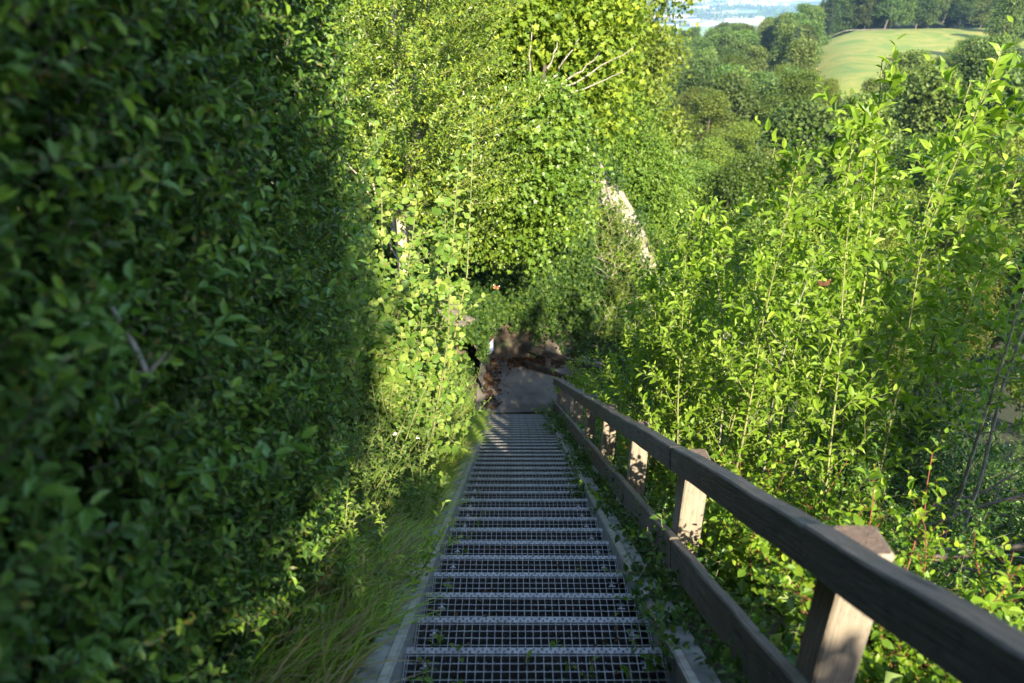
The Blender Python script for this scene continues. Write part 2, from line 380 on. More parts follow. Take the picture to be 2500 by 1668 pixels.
mk2 = N.new('ShaderNodeMath'); mk2.operation = 'MULTIPLY'; Lk.new(mk.outputs[0], mk2.inputs[0]); Lk.new(mapr(nt, dv.outputs[0], .34, .36), mk2.inputs[1])
floor_ = mixc(nt, mapr(nt, sx.outputs[1], 20, 40), soil, (.03, .045, .015)); c = mixc(nt, mk2.outputs[0], floor_, meadow)
vor = N.new('ShaderNodeTexVoronoi'); vor.inputs['Scale'].default_value = 1 / 420; vor.distance = 'CHEBYCHEV'
mpv = N.new('ShaderNodeMapping'); mpv.inputs['Rotation'].default_value = (0, 0, .35); mpv.inputs['Scale'].default_value = (1, .55, 0); Lk.new(P0, mpv.inputs[0]); Lk.new(mpv.outputs[0], vor.inputs['Vector'])
sc1 = N.new('ShaderNodeSeparateColor'); Lk.new(vor.outputs['Color'], sc1.inputs[0])
fld = ramp(nt, sc1.outputs[0], [(0, (.10, .17, .05)), (.35, (.17, .25, .07)), (.55, (.13, .20, .06)), (.72, (.36, .30, .17)), (1, (.14, .2, .08))])
wood_f = noise(nt, 1 / 350, 6, P0, .6)
fld = mixc(nt, mapr(nt, wood_f, .54, .57), fld, (.025, .05, .02))
c = mixc(nt, mapr(nt, sx.outputs[1], 1000, 1300), c, fld)
c = mixc(nt, mapr(nt, sx.outputs[1], 6300, 7000), c, (.02, .045, .02))
geo = N.new('ShaderNodeNewGeometry'); sn = N.new('ShaderNodeSeparateXYZ'); Lk.new(geo.outputs['Normal'], sn.inputs[0])
rock = ramp(nt, noise(nt, 3.5, 8, P0, 1.5, .65), [(.3, (.13, .105, .08)), (.5, (.30, .25, .19)), (.7, (.46, .39, .30))])
isrock = N.new('ShaderNodeMath'); isrock.operation = 'MULTIPLY'
Lk.new(mapr(nt, sn.outputs[2], .80, .70), isrock.inputs[0]); ir2 = N.new('ShaderNodeMath'); ir2.operation = 'MULTIPLY'; Lk.new(mapr(nt, sx.outputs[1], 60, 40), ir2.inputs[0]); Lk.new(mapr(nt, sx.outputs[0], .6, 1.6), ir2.inputs[1]); Lk.new(ir2.outputs[0], isrock.inputs[1])
c = mixc(nt, isrock.outputs[0], c, rock)
p = N.new('ShaderNodeBsdfPrincipled'); Lk.new(c, p.inputs['Base Color']); p.inputs['Roughness'].default_value = .95
Lk.new(bump(nt, noise(nt, 9, 8, P0), .8, .03), p.inputs['Normal'])
o = N.new('ShaderNodeOutputMaterial'); Lk.new(p.outputs[0], o.inputs[0])
tag(g.build('ground', m), kind='structure')

# landing slab / gravel path
m, nt, N, Lk = newmat('gravel path'); P0 = pos(nt)
c = ramp(nt, noise(nt, 1.6, 5, P0), [(.35, (.075, .065, .052)), (.6, (.21, .185, .15))])
c = mixc(nt, mapr(nt, noise(nt, 60, 2, P0), .4, .6, 0, .5), c, (.10, .09, .075))
p = N.new('ShaderNodeBsdfPrincipled'); Lk.new(c, p.inputs['Base Color']); p.inputs['Roughness'].default_value = .95
Lk.new(bump(nt, noise(nt, 70, 3, P0), .6, .01), p.inputs['Normal']); o = N.new('ShaderNodeOutputMaterial'); Lk.new(p.outputs[0], o.inputs[0])
g = G(); X, Y = np.meshgrid(np.linspace(-.75, 1.7, 40), np.linspace(YE + .02, 14.75, 40)); grid(g, X, Y, ZL + .02 + .015 * wob(X, Y, 4))
tag(g.build('path', m), kind='structure')
M_ROCKF = m

# ------------------------------------------------------------------ staircase of steel gratings
S0 = 2.90; STEP = .330
c28, s28 = math.cos(R(28)), math.sin(R(28))
def slope_pt(x, s, perp=0.0):
    """point on the nosing plane; s is the view depth along it, perp the height above it"""
    y = c28 * s - 1.146 * s28 + perp * s28; z = -s28 * s - 1.146 * c28 + perp * c28
    return np.array([x + 0 * y, y, z])
XL, XR = -.417, .584
stairs = tag(empty('staircase', slope_pt(.08, S0)), 'long steep outdoor staircase of galvanised grating treads running down to the landing', 'staircase')
sloc = np.array(stairs.location)
def tread_meshes():
    g = G()                                         # bearing bars and cross bars
    for k in range(8):
        y = -.036 - k * .0365
        box(g, XL + .004, XR - .004, y - .0015, y + .0015, -.034, -.003, mi=1)  # bar body darker than its top strip
        box(g, XL + .004, XR - .004, y - .0016, y + .0016, -.003, -.0002)
    n = 30
    for k in range(n + 1):
        x = XL + .012 + k * (XR - XL - .024) / n
        box(g, x - .0013, x + .0013, -.298, -.027, -.0065, .0009)
    box(g, XL, XL + .004, -.30, -.03, -.036, .001); box(g, XR - .004, XR, -.30, -.03, -.036, .001)
    gm = g.mesh('grating', [M_STEEL, M_STEELD])
    g = G()                                         # nosing with raised rims, dark discs painted in for the shaded holes
    rr = rng.random(400)
    xs_, ys_ = np.meshgrid(np.linspace(XL, XR, 60), np.linspace(-.040, 0, 4))
    box(g, XL, XR, -.028, 0, -.001, .002); box(g, XL, XR, -.003, 0, -.036, -.0012); box(g, XL, XR, -.028, -.0255, -.02, -.0012)
    k = 0; x = XL + .018
    while x < XR - .012:
        y = -.0085 if k % 2 else -.0195
        a = np.arange(9)[:-1] * math.pi / 4; r1, r2, r3 = .0056, .0042, .0034
        V = np.concatenate([np.stack([x + r * np.cos(a), y + r * np.sin(a), np.full(8, z)], -1) for r, z in ((r1, .0021), (r2, .0048), (r3, .0048), (r3, .0024))])
        F = np.array([[i * 8 + j, i * 8 + (j + 1) % 8, (i + 1) * 8 + (j + 1) % 8, (i + 1) * 8 + j] for i in range(3) for j in range(8)])
        g.add(V, F)
        V2 = np.stack([x + r3 * np.cos(a), y + r3 * np.sin(a), np.full(8, .0026)], -1)
        g.add(np.vstack([V2, [[x, y, .0026]]]), np.array([[j, (j + 1) % 8, 8] for j in range(8)]), 1)
        x += .0165; k += 1
    nm = g.mesh('nosing', [M_STEEL, plain('hole shade disc', (.01, .01, .012), .9, 0, 0, 5, 0)])
    g = G()
    box(g, -.0165, .0165, -.021, .021, -.016, -.011, mi=1); box(g, -.0165, .0165, -.026, -.021, -.016, .002)
    a = np.arange(12) * math.pi / 6
    V = np.concatenate([np.stack([r * np.cos(a), r * np.sin(a), np.full(12, z)], -1) for r, z in ((.0075, -.0105), (.0075, -.0065), (.006, -.005))] + [[[0, 0, -.0048]]])
    F = np.array([[i * 12 + j, i * 12 + (j + 1) % 12, (i + 1) * 12 + (j + 1) % 12, (i + 1) * 12 + j] for i in range(2) for j in range(12)])
    g.add(V, [F, np.array([[24 + j, 24 + (j + 1) % 12, 36] for j in range(12)])], 2, True)
    bm = g.mesh('bolt', [M_STEEL, M_STEELD, M_BOLT])
    return gm, nm, bm
gm, nm, bm_ = tread_meshes()
for n in range(-7, 35):
    P = slope_pt(0, S0 + n * STEP) - sloc
    t = bpy.data.objects.new('tread', gm); COL.objects.link(t); t.parent = stairs; t.location = P
    t.rotation_euler = (R(rng.uniform(-.5, .5)), R(rng.uniform(-.25, .25)), 0)
    q = bpy.data.objects.new('nosing', nm); COL.objects.link(q); q.parent = t
    for bx in (XL + .078, XR - .078):
        b = bpy.data.objects.new('bolt', bm_); COL.objects.link(b); b.parent = t; b.location = (bx, -.072, 0)
def slope_bar(g, x0, x1, s0, s1, p0, p1, nseg=60, wobx=0.0, wobp=0.0, base=None, mi=0, freq=1.0):
    """a long bar lying along the stair slope, slightly uneven"""
    s = np.linspace(s0, s1, nseg); off = sloc if base is None else base
    k1, k2 = rng.uniform(0, 9, 2); dx = wobx * (np.sin(s * 2.3 * freq + k1) + .6 * np.sin(s * 6.1 * freq + k2)); dp = wobp * (np.sin(s * 1.9 * freq + k2) + .6 * np.sin(s * 7.3 * freq + k1))
    V = []
    b = min(.006, abs(p1 - p0) * .2)
    prof = [(x0, p0), (x1, p0), (x1, p1 - b), (x1 - b, p1), (x0 + b, p1), (x0, p1 - b)]
    for i in range(nseg):
        for (x, p_) in prof: V.append(slope_pt(x + dx[i], s[i], p_ + dp[i]) - off)
    V = np.array(V); k = len(prof); i = np.arange(nseg - 1)[:, None] * k; j = np.arange(k)[None]; jj = (j + 1) % k
    F = np.stack([i + j, i + jj, i + k + jj, i + k + j], -1).reshape(-1, 4)
    g.add(V, F, mi)
    for a in (0, (nseg - 1) * k): g.add(V[a:a + k], np.array([[0, 1, 2], [0, 2, 3], [0, 3, 4], [0, 4, 5]]), mi)
SE = S0 + 34.6 * STEP
for x0, x1 in ((XL - .012, XL - .004), (XR + .004, XR + .012)):
    g = G(); slope_bar(g, x0, x1, .2, SE, -.17, .045); slope_bar(g, min(x0, x1) - (.03 if x0 < 0 else -.008), max(x0, x1) + (-.008 if x0 < 0 else .03), .2, SE, .040, .0455)
    g.build('stringer', M_STEEL, stairs)
# kerbs beside the stairs
def kerb(name, label, x0, x1, p0, p1, mat, w1, w2):
    base = slope_pt((x0 + x1) / 2, 2.0, p0); o = empty(name, base); tag(o, label, 'kerb')
    s = .2; k = 0
    while s < SE:
        g = G(); e = min(s + 1.98, SE); slope_bar(g, x0, x1, s, e - .008, p0, p1 + .004 * (k % 2), 26, w1, w2, base); g.build('kerb_stone', mat, o); s = e; k += 1
kerb('concrete_kerb', 'mossy narrow concrete kerb along the left side of the stairs', XL - .125, XL - .044, -.2, .036, M_CONC, .0015, .002)
kerb('concrete_kerb', 'plant-covered concrete kerb between the stairs and the wooden fence', XR + .044, XR + .125, -.2, .030, M_CONC, .0015, .002)
# rough concrete strip left of the kerb
g = G(); s_, x_ = np.meshgrid(np.linspace(.2, SE, 200), np.linspace(0, 1, 8), indexing='ij')
xw = XL - .127 - x_ * (.13 + .05 * np.sin(s_ * 1.7) + .03 * np.sin(s_ * 5.3))
pp = slope_pt(0, s_, 0); 
Pz = np.stack([xw, pp[1], pp[2] + .012 * np.sin(s_ * 9 + x_ * 7) - .01 - .08 * x_ ** 3], -1)
gg = G(); n0, n1 = s_.shape; i = np.arange(n0 - 1)[:, None] * n1; j = np.arange(n1 - 1)[None]
gg.add(Pz.reshape(-1, 3), np.stack([i + j, i + j + 1, i + n1 + j + 1, i + n1 + j], -1).reshape(-1, 4), 0, True)
tag(gg.build('footpath_strip', M_CONCL), kind='structure')
n = 420; sn_ = rng.integers(-4, 34, n); x = XL + .02 + (XR - XL - .04) * rng.beta(.6, .6, n); P = np.array([slope_pt(0, S0 + k * STEP) for k in sn_]); P[:, 0] = x; P[:, 1] -= rng.uniform(.05, .28, n); P[:, 2] += .006
g = G(); leaves(g, P, unit(rng.normal(size=(n, 3)) * [1, 1, .1]), unit(rng.normal(size=(n, 3)) * .25 + [0, 0, 1]), rng.uniform(.012, .035, n), .6, T_OVAL)
tag(g.build('leaf_litter', M_DEAD), kind='stuff')
# cross beams under the treads
g = G()
for n in range(-6, 34, 4):
    P = slope_pt(0, S0 + n * STEP - .1, -.13) - sloc; box(g, XL, XR, P[1] - .02, P[1] + .02, P[2] - .03, P[2] + .02)
g.build('cross_beam', M_STEELD, stairs)

# ------------------------------------------------------------------ wooden fence on the right
FX = .75
fence = empty('wooden_fence', slope_pt(.85, 2.0, 0)); fb = np.array(fence.location)
tag(fence, 'long weathered wooden fence with two rails following the stairs down', 'fence')
def rail(name, x0, x1, p0, p1, s0, s1, mat=M_WOOD, parent=fence, base=fb):
    g = G(); slope_bar(g, x0, x1, s0, s1, p0, p1, max(14, int((s1 - s0) * 22)), .0025, .003, base, freq=1.6)
    return g.build(name, mat, parent)
j = [-.6, 1.92, 3.55, 5.15, 8.2, 11.3, 13.95]
for a, b in zip(j[:-1], j[1:]):
    dx, dp = rng.uniform(-.004, .004), rng.uniform(-.006, .006)
    rail('top_rail', FX + dx, FX + .07 + dx, .597 + dp, .707 + dp, a, b - .006)
    dx, dp = rng.uniform(-.004, .004), rng.uniform(-.006, .006)
    rail('lower_rail', FX + dx, FX + .045 + dx, .108 + dp, .262 + dp, a, b - .006)
def bevelled_post(g, wx, wy, h0, h1, bev=.007, mi=0, tilt=(0, 0)):
    zs = [h0, h1 - bev, h1]; nz = 24; zz = list(np.linspace(h0, h1 - bev, nz)) + [h1]
    V = []
    for z in zz:
        ins = bev if z == h1 else 0
        wv = .0015 * math.sin(z * 9); 
        for sxx, syy in ((-1, -1), (1, -1), (1, 1), (-1, 1)):
            for (bx_, by_) in (((0, bev), (bev, 0)) if sxx * syy > 0 else ((bev, 0), (0, bev))):
                V.append((sxx * (wx / 2 - bx_ - ins) + tilt[0] * z + wv, syy * (wy / 2 - by_ - ins) + tilt[1] * z, z))
    V = np.array(V); k = 8; i = np.arange(len(zz) - 1)[:, None] * k; jn = np.arange(k)[None]
    g.add(V, np.stack([i + jn, i + (jn + 1) % k, i + k + (jn + 1) % k, i + k + jn], -1).reshape(-1, 4), mi)
    t = (len(zz) - 1) * k
    g.add(V[t:t + 8], np.array([[0, a, a + 1] for a in range(1, 7)]), mi + 1)
for si in (.30, 1.87, 3.55, 5.10, 6.72, 8.30, 9.90, 11.5, 12.7, 13.88):
    q = slope_pt(0, si, .707); top = q[2] + rng.uniform(-.06, -.03)
    gz = float(H(.9, q[1])); h = top - gz + .25
    o = None
    g = G(); bevelled_post(g, .118, .118, -.25, h - .25, tilt=(rng.uniform(-.006, .006), rng.uniform(-.006, .006)))
    o = g.build('post', [M_POST, M_POSTE], fence); o.location = np.array([FX + .07 + .062, q[1], gz]) - fb
    o.rotation_euler = (0, 0, R(rng.uniform(-3, 3)))
    g = G(); box(g, -.11, .11, -.11, .11, -.3, .07 + rng.uniform(-.02, .03)); V = g.v[0]; V += rng.normal(size=V.shape) * .008
    f = g.build('footing', M_CONCL, o)
    g = G()
    for zo in (-.02, -.55):
        for ax in (-.02, .02):
            a = np.arange(8) * math.pi / 4; xx = -.059 - .079; zc = h - .25 + zo - abs(ax) * 0 + ax * .8
            V = np.stack([np.full(8, xx), ax + .009 * np.cos(a), zc + .009 * np.sin(a)], -1)
            g.add(np.vstack([V, [[xx - .002, ax, zc]]]), np.array([[i, (i + 1) % 8, 8] for i in range(8)]))
    g.build('screw', M_STEELD, o)

# second fence, beyond the landing
f2 = empty('wooden_fence', W(1400, 920, 16.0)); tag(f2, 'short dark wooden fence of two rails descending right past the landing below the rock', 'fence'); b2 = np.array(f2.location)
def beam(g, A, B, hh, tt):
    A = np.array(A); B = np.array(B); n = 14; d = unit(B - A); side = unit(np.cross(d, [0, 0, 1.])); up = np.cross(side, d)
    V = []
    for t in np.linspace(0, 1, n):
        p_ = A + (B - A) * t + up * .004 * math.sin(t * 9)
        for a_, b_ in ((-1, -1), (1, -1), (1, .85), (.8, 1), (-.8, 1), (-1, .85)): V.append(p_ + side * a_ * tt / 2 + up * b_ * hh / 2)
    V = np.array(V); k = 6; i = np.arange(n - 1)[:, None] * k; jn = np.arange(k)[None]
    g.add(V, np.stack([i + jn, i + (jn + 1) % k, i + k + (jn + 1) % k, i + k + jn], -1).reshape(-1, 4))
    for a in (0, (n - 1) * k): g.add(V[a:a + k], np.array([[0, 1, 2], [0, 2, 3], [0, 3, 4], [0, 4, 5]]))
A1, B1 = W(1278, 846, 15.9), W(1470, 906, 15.0); A2, B2 = W(1282, 888, 15.9), W(1470, 955, 15.0)
for nm_, A, B in (('top_rail', A1, B1), ('lower_rail', A2, B2)):
    g = G(); beam(g, A - b2, B - b2, .15, .05); g.build(nm_, M_WOODD, f2)
for t in (.33, .95):
    P = A1 + (B1 - A1) * t; gz = min(float(H(P[0], P[1])), P[2] - 1.0)
    g = G(); bevelled_post(g, .11, .11, gz - P[2] - .2, .12); o = g.build('post', [M_WOOD, M_POSTE], f2); o.location = P + np.array([0, .09, 0]) - b2

# ------------------------------------------------------------------ rock face behind the landing, sign
g = G(); u_, v_ = np.meshgrid(np.linspace(0, 1, 90), np.linspace(0, 1, 60))
ang = u_ * 3.0
# wall that runs along the left of the path, rounds a corner, then faces up the stairs
s_ = u_ * 3.55
wx = np.where(s_ < 1.7, -.62 + .02 * s_, -.585 + (s_ - 1.7)); wy = np.where(s_ < 1.7, 12.75 + s_, 14.45 + .10 * (s_ - 1.7))
cor = np.exp(-((s_ - 1.7) / .15) ** 2); wx = wx + .04 * cor; wy = wy - .04 * cor
hw = 1.25 + .25 * np.sin(s_ * 2.1 + .5) + .1 * np.sin(s_ * 7)
nz = .05 * wob(wx * 3 + v_ * 3, wy * 3 + v_ * 2, 3.0) + .03 * wob(s_ * 4, v_ * 9, 3.0) + .02 * rng.normal(size=s_.shape) * .4
lean = .16 * v_
wz = ZL - .1 + v_ * (hw + .1)
nx_ = np.where(s_ < 1.7, -1.0, 0.0); ny_ = np.where(s_ < 1.7, 0.0, 1.0)
X = wx + nx_ * lean - nx_ * nz * 1.0; Y = wy + ny_ * lean - ny_ * nz
grid(g, X, Y, wz)
# top going back into the bank
tt = np.linspace(0, 1, 6)[:, None]
X2 = X[-1][None] + nx_[0][None] * tt * .7; Y2 = Y[-1][None] + ny_[0][None] * tt * .7; Z2 = wz[-1][None] + tt * .35 + 0 * X2
grid(g, X2, Y2, Z2)
m, nt, N, Lk = newmat('rough rock'); P0 = pos(nt)
mpv = N.new('ShaderNodeMapping'); mpv.inputs['Scale'].default_value = (1, 1, .45); Lk.new(P0, mpv.inputs[0])
c = ramp(nt, noise(nt, 5, 8, mpv.outputs[0], 1.2, .65), [(.3, (.05, .042, .032)), (.48, (.12, .10, .07)), (.66, (.22, .18, .12))])
c = mixc(nt, mapr(nt, noise(nt, 2.2, 4, mpv.outputs[0]), .5, .6, 0, .6), c, (.05, .045, .045))
p = N.new('ShaderNodeBsdfPrincipled'); Lk.new(c, p.inputs['Base Color']); p.inputs['Roughness'].default_value = .9
Lk.new(bump(nt, noise(nt, 11, 8, P0, .6), 1.0, .05), p.inputs['Normal']); o = N.new('ShaderNodeOutputMaterial'); Lk.new(p.outputs[0], o.inputs[0])
M_ROCK = m
tag(g.build('rock_wall', m), 'rough brown rock wall at the far end of the landing, ivy hanging over it', 'rock')
# small sign fixed to the side of that wall, white with a dark red edge
sp0 = np.array([-.50, 13.35, -6.95])
sg = empty('notice_sign', sp0, R(-18)); tag(sg, 'small white notice board with dark red edge on the rock beside the landing', 'sign')
g = G(); box(g, 0, .02, -.20, .20, -.15, .15); g.build('board', M_RED, sg)
g = G(); box(g, .0205, .024, -.18, .18, -.13, .13); g.build('panel', M_WHITE, sg)
g = G(); box(g, -.04, -.001, -.015, .015, -.5, .24); g.build('bracket', M_STEELD, sg)

# fallen leaves along the foot of the rock
n = 1500; t = rng.random(n); x = -.60 + 2.0 * t ** 1.2; y = np.where(t < .3, rng.uniform(12.2, 14.3, n), 14.35 - np.abs(rng.normal(size=n)) * .22)
x = np.where(t < .3, -.58 + np.abs(rng.normal(size=n)) * .17, x)
g = G(); leaves(g, np.stack([x, y, ZL + .03 + rng.random(n) * .05], -1), unit(rng.normal(size=(n, 3)) * [1, 1, .3]), unit(rng.normal(size=(n, 3)) * .4 + [0, 0, 1]), rng.uniform(.04, .09, n), .7, T_OVAL)
tag(g.build('fallen_leaves', M_DEAD), kind='stuff')
# pebbles and litter under the treads
n = 2600; s = rng.uniform(.3, SE, n); x = np.where(rng.random(n) < .55, XL + np.abs(rng.normal(size=n)) * .05, rng.uniform(XL, XR, n))
g = G(); ico = np.array([[1, 0, 0], [-1, 0, 0], [0, 1, 0], [0, -1, 0], [0, 0, 1], [0, 0, -1]], float); icf = np.array([[0, 2, 4], [2, 1, 4], [1, 3, 4], [3, 0, 4], [2, 0, 5], [1, 2, 5], [3, 1, 5], [0, 3, 5]])
pp = np.stack([x, c28 * s - 1.146 * s28, -s28 * s - 1.146 * c28 - np.where(x < XL + .09, .08 + (x - XL) * 1.5, .30)], -1)
sz = rng.uniform(.005, .014, n); V = pp[:, None] + ico[None] * sz[:, None, None] * rng.uniform(.6, 1.2, (n, 6, 1))
g.add(V.reshape(-1, 3), (icf[None] + np.arange(n)[:, None, None] * 6).reshape(-1, 3), 0, True)
tag(g.build('gravel', M_GRAV), kind='stuff')

# ------------------------------------------------------------------ vegetation builders
def crown(g, blobs, n_cl, per, csz, leaf, wid=.6, T=T_DIAMOND, up=.6, shell=.35, droop=0.0, out=.6):
    """leaves in clumps spread through the outer part of a set of ellipsoid boughs; gaps stay between the clumps"""
    B = np.array(blobs, float); vol = (B[:, 3] * B[:, 4]) ** 1.0 + (B[:, 3] * B[:, 5]); pr = vol / vol.sum()
    idx = rng.choice(len(B), n_cl, p=pr); d = rand_dirs(n_cl); rad = (1 - shell * rng.random(n_cl) ** 1.3)[:, None]
    C = B[idx, :3] + d * rad * B[idx, 3:6]
    Pn = np.repeat(C, per, 0); dn = np.repeat(d, per, 0); n = len(Pn)
    P = Pn + rng.normal(size=(n, 3)) * csz * [1, 1, .55]
    D = unit(dn * .5 + rng.normal(size=(n, 3)) * .7 - np.array([0, 0, droop]))
    Nn = unit(dn * out + rng.normal(size=(n, 3)) * .45 + np.array([0, 0, up]))
    cl = np.repeat(rng.random(n_cl), per)
    leaves(g, P, D, Nn, leaf * rng.uniform(.45, 1.35, n), wid, T, 0, np.clip(cl * .55 + rng.random(n) * .45, 0, 1))
def limbs(g, base, top, blobs, r0, n, seg=6, pick=None):
    base = np.array(base, float); top = np.array(top, float)
    P = stem_line(base, top - base, np.linalg.norm(top - base), 12, .05); P += np.linspace(0, 1, len(P))[:, None] * (top - P[-1])
    tube(g, P, np.linspace(r0, r0 * .25, len(P)), seg + 2)
    B = np.array(blobs, float)
    for k in range(n):
        b = B[rng.integers(len(B))]; t = rng.uniform(.3, .95); p, tt = at_frac(P, t)
        e = b[:3] + rand_dirs(1)[0] * b[3:6] * .8; q = np.linspace(0, 1, 7)[:, None]
        Q = p + (e - p) * q + np.array([0, 0, 1]) * (np.sin(q * math.pi) * .08 * np.linalg.norm(e - p)) + rng.normal(size=(7, 3)) * .012 * np.linalg.norm(e - p)
        r = r0 * (1 - t * .7) * .35; tube(g, Q, np.linspace(r, r * .2, 7), 4)
def put_plant(name, label, cat, group, gs, gl, ms, ml, loc, rz=0.0, tilt=(0, 0), scale=1.0, fol='foliage'):
    o = empty(name, loc, rz); o.rotation_euler = (tilt[0], tilt[1], rz); o.scale = (scale,) * 3; tag(o, label, cat, group)
    gs.build('stem', ms, o); gl.build(fol, ml, o); return o
def again(o, label, loc, rz, tilt=(0, 0), scale=1.0):
    c = copy_tree(o); c.location = loc; c.rotation_euler = (tilt[0], tilt[1], rz); c.scale = (scale,) * 3; c['label'] = label; return c
def gpt(px, py, d, dz=0.0):
    P = W(px, py, d); return (P[0], P[1], float(H(P[0], P[1])) + dz)

# ------------------------------------------------------------------ clipped hedge on the left
hx = -.80
hedge = empty('hedge', (-1.2, 2, float(H(-1.2, 2)))); hb = np.array(hedge.location)
tag(hedge, 'tall clipped evergreen hedge in deep shade filling the left side', 'hedge')
L = []; gs = G()
def y_end(z): return np.interp(z, [-3.2, -1.9, -.9, 0], [2.35, 2.85, 3.75, 4.12])
def face_x(y, z): return hx + .05 * wob(y, z, 2.6) + .025 * wob(y, z, 7.1) - .10 * smooth(-.35, .02, y - y_end(z)) - .06 * smooth(-.3, -1.2, z - slope_z(y) - 1.0)
n = 6000
y = 4.12 - 3.75 * rng.random(n) ** .75; z = slope_z(y) + .02 + rng.random(n) * (3.95 + (4 - y) * -.18)
_k = y < y_end(z) + .04; y, z = y[_k], z[_k]; n = len(y)
dep = np.abs(rng.normal(size=n)) * .10
for k in range(n):
    b = np.array([face_x(y[k], z[k]) - .03 - dep[k], y[k], z[k]]) - hb
    ln = rng.uniform(.07, .15) * (1.0 if rng.random() > .03 else 2.2)
    Q = stem_line(b, (rng.uniform(.4, 1.2), rng.normal() * .6, rng.uniform(-.1, 1.0)), ln, 4, .12, .05)
    if dep[k] < .1: tube(gs, Q, [.0016, .0014, .0012, .001, .0008], 3)
    L.append((Q, 0.0))
# end of the hedge
for k in range(1500):
    zz = rng.random() * 4.0 - 3.4; b = np.array([hx - .05 - rng.random() * .9, float(y_end(zz)) + .05 * math.sin(zz * 5) - abs(rng.normal()) * .06, zz]) - hb
    L.append((stem_line(b, (rng.normal() * .5, rng.uniform(.3, 1), rng.uniform(0, 1)), .12, 4, .12, .05), 0.0))
P, D, N, FR = poly_leaves(L, .0102, .045, ang=.95, up=.5, jitter=.5)
gl = G(); leaves(gl, P, D, N, .037 * rng.uniform(.55, 1.3, len(P)), .46, T_OVAL, 0, np.clip(rng.random(len(P)) ** 1.3 * .8 + .3 * (FR > .75) * (np.repeat(1, len(P))), 0, 1))
# inner leaves and branches that close the hedge off
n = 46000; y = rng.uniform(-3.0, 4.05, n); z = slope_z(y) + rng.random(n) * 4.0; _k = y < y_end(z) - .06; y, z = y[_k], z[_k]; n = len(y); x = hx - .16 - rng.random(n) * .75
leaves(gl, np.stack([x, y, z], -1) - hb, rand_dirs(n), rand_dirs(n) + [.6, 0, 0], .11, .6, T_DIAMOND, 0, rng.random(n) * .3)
for k in range(150):
    yy = rng.uniform(-2.5, 2.3); b = np.array([hx - .55 + rng.normal() * .06, yy, float(slope_z(yy))]) - hb
    Q = stem_line(b, (rng.normal() * .03, rng.normal() * .15, 1), rng.uniform(2.4, 3.6), 9, .03); tube(gs, Q, np.linspace(.014, .004, len(Q)), 5)
    for i in range(7):
        p_, t_ = at_frac(Q, rng.uniform(.1, .95)); q2 = stem_line(p_, (rng.uniform(.2, 1), rng.normal() * .5, .5), .32, 4, .1); tube(gs, q2, np.linspace(.005, .0015, 5), 4)
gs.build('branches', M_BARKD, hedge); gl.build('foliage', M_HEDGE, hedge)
g = G(); b = W(392, 905, 1.60) - hb; Q = stem_line(b + [-.07, .0, .15], (.4, -.1, -1.0), .16, 6, .05); tube(g, Q, np.linspace(.005, .007, 7), 8)
tube(g, stem_line(Q[-1], (.5, .1, .5), .07, 3, .1), [.006, .005, .004, .002], 5); tube(g, stem_line(Q[-1], (-.4, .1, .15), .04, 3, .1), [.007, .006, .005, .003], 5)
g.build('cut_branch', M_BARK, hedge)['label'] = 'pale cut branch stub bare of leaves'
g = G(); Ls = []
for (px, py, d, dx, dy, dz, ln) in ((350, 330, 1.75, .05, .1, -1, .30), (300, 470, 1.7, .2, .3, .7, .2), (430, 1160, 1.5, .5, .9, -.4, .40), (560, 420, 2.3, .6, .3, .5, .2), (250, 1050, 1.35, .3, .2, 1, .2), (600, 560, 2.5, .5, .3, .7, .2), (480, 880, 1.9, .5, .1, .6, .2), (60, 1380, 1.25, .3, .1, 1, .2), (360, 1330, 1.6, .2, .3, .8, .22)):
    b = W(px, py, d) - hb; Ls.append((stem_line(b, (dx, dy, dz), ln, 6, .08), .05))
M_YH = leafmat('young hedge leaf', (.04, .10, .02), (.08, .18, .03), (.15, .27, .05), .4, .4, .3)
for _ in range(46):
    yy = .8 + 3.0 * rng.random(); zz = float(slope_z(yy)) + rng.uniform(.5, 3.2)
    if yy < float(y_end(zz)) - .1: Ls.append((stem_line(np.array([float(face_x(yy, zz)) - .02, yy, zz]) - hb, (rng.uniform(.3, 1), rng.normal() * .4, rng.uniform(.1, 1)), rng.uniform(.08, .2), 6, .1), .05))
for q in Ls:
    g = G(); tube(g, q[0], np.linspace(.003, .0012, 7), 4); P, D, N, FR = poly_leaves([q], .022, .06, ang=.9, up=.6); leaves(g, P, D, N, .055 * rng.uniform(.7, 1.2, len(P)), .46, T_OVAL, 0, .55 + .4 * rng.random(len(P)))
    g.build('young_shoot', M_YH, hedge)

# ------------------------------------------------------------------ unseen tree added behind the camera, outline shaped to shade hedge and upper stairs
def shade_tree():
    o = empty('shade_laurel', (0, -5.5, float(H(0, -5.5)))); tag(o, 'unseen laurel tree added behind the camera to shade hedge and stairs', 'tree')
    b = np.array(o.location); bl = []
    for k in range(140):
        if k < 80: x = rng.uniform(-3.5, .66); top, edge = 5.7, .64
        else: x = rng.uniform(.3, 2.1); top, edge = 1.72, 1.98
        r = rng.uniform(.35, .6); x = min(x, edge - r * .85); z = rng.uniform(-.9, top - r * .9)
        bl.append((x, -4.1 + rng.normal() * .25, z, r, r, r))
    gl = G(); crown(gl, np.array(bl) - np.array([*b, 0, 0, 0]), 4200, 26, .10, .13, .7, T_DIAMOND, shell=.9)
    gs = G(); limbs(gs, (0, 0, 0), (-.5, .5, 6), np.array(bl) - np.array([*b, 0, 0, 0]), .16, 25)
    gs.build('trunk', M_BARK, o); gl.build('crown', M_DARKB, o)
shade_tree()
o = empty('shade_elder', (4.6, -1.2, float(H(4.6, -1.2)))); tag(o, 'unseen elder bush added behind the camera to shade thicket and saplings', 'bush'); b = np.array(o.location)  # added out of frame to shade the thicket and the right-hand saplings
bl = []
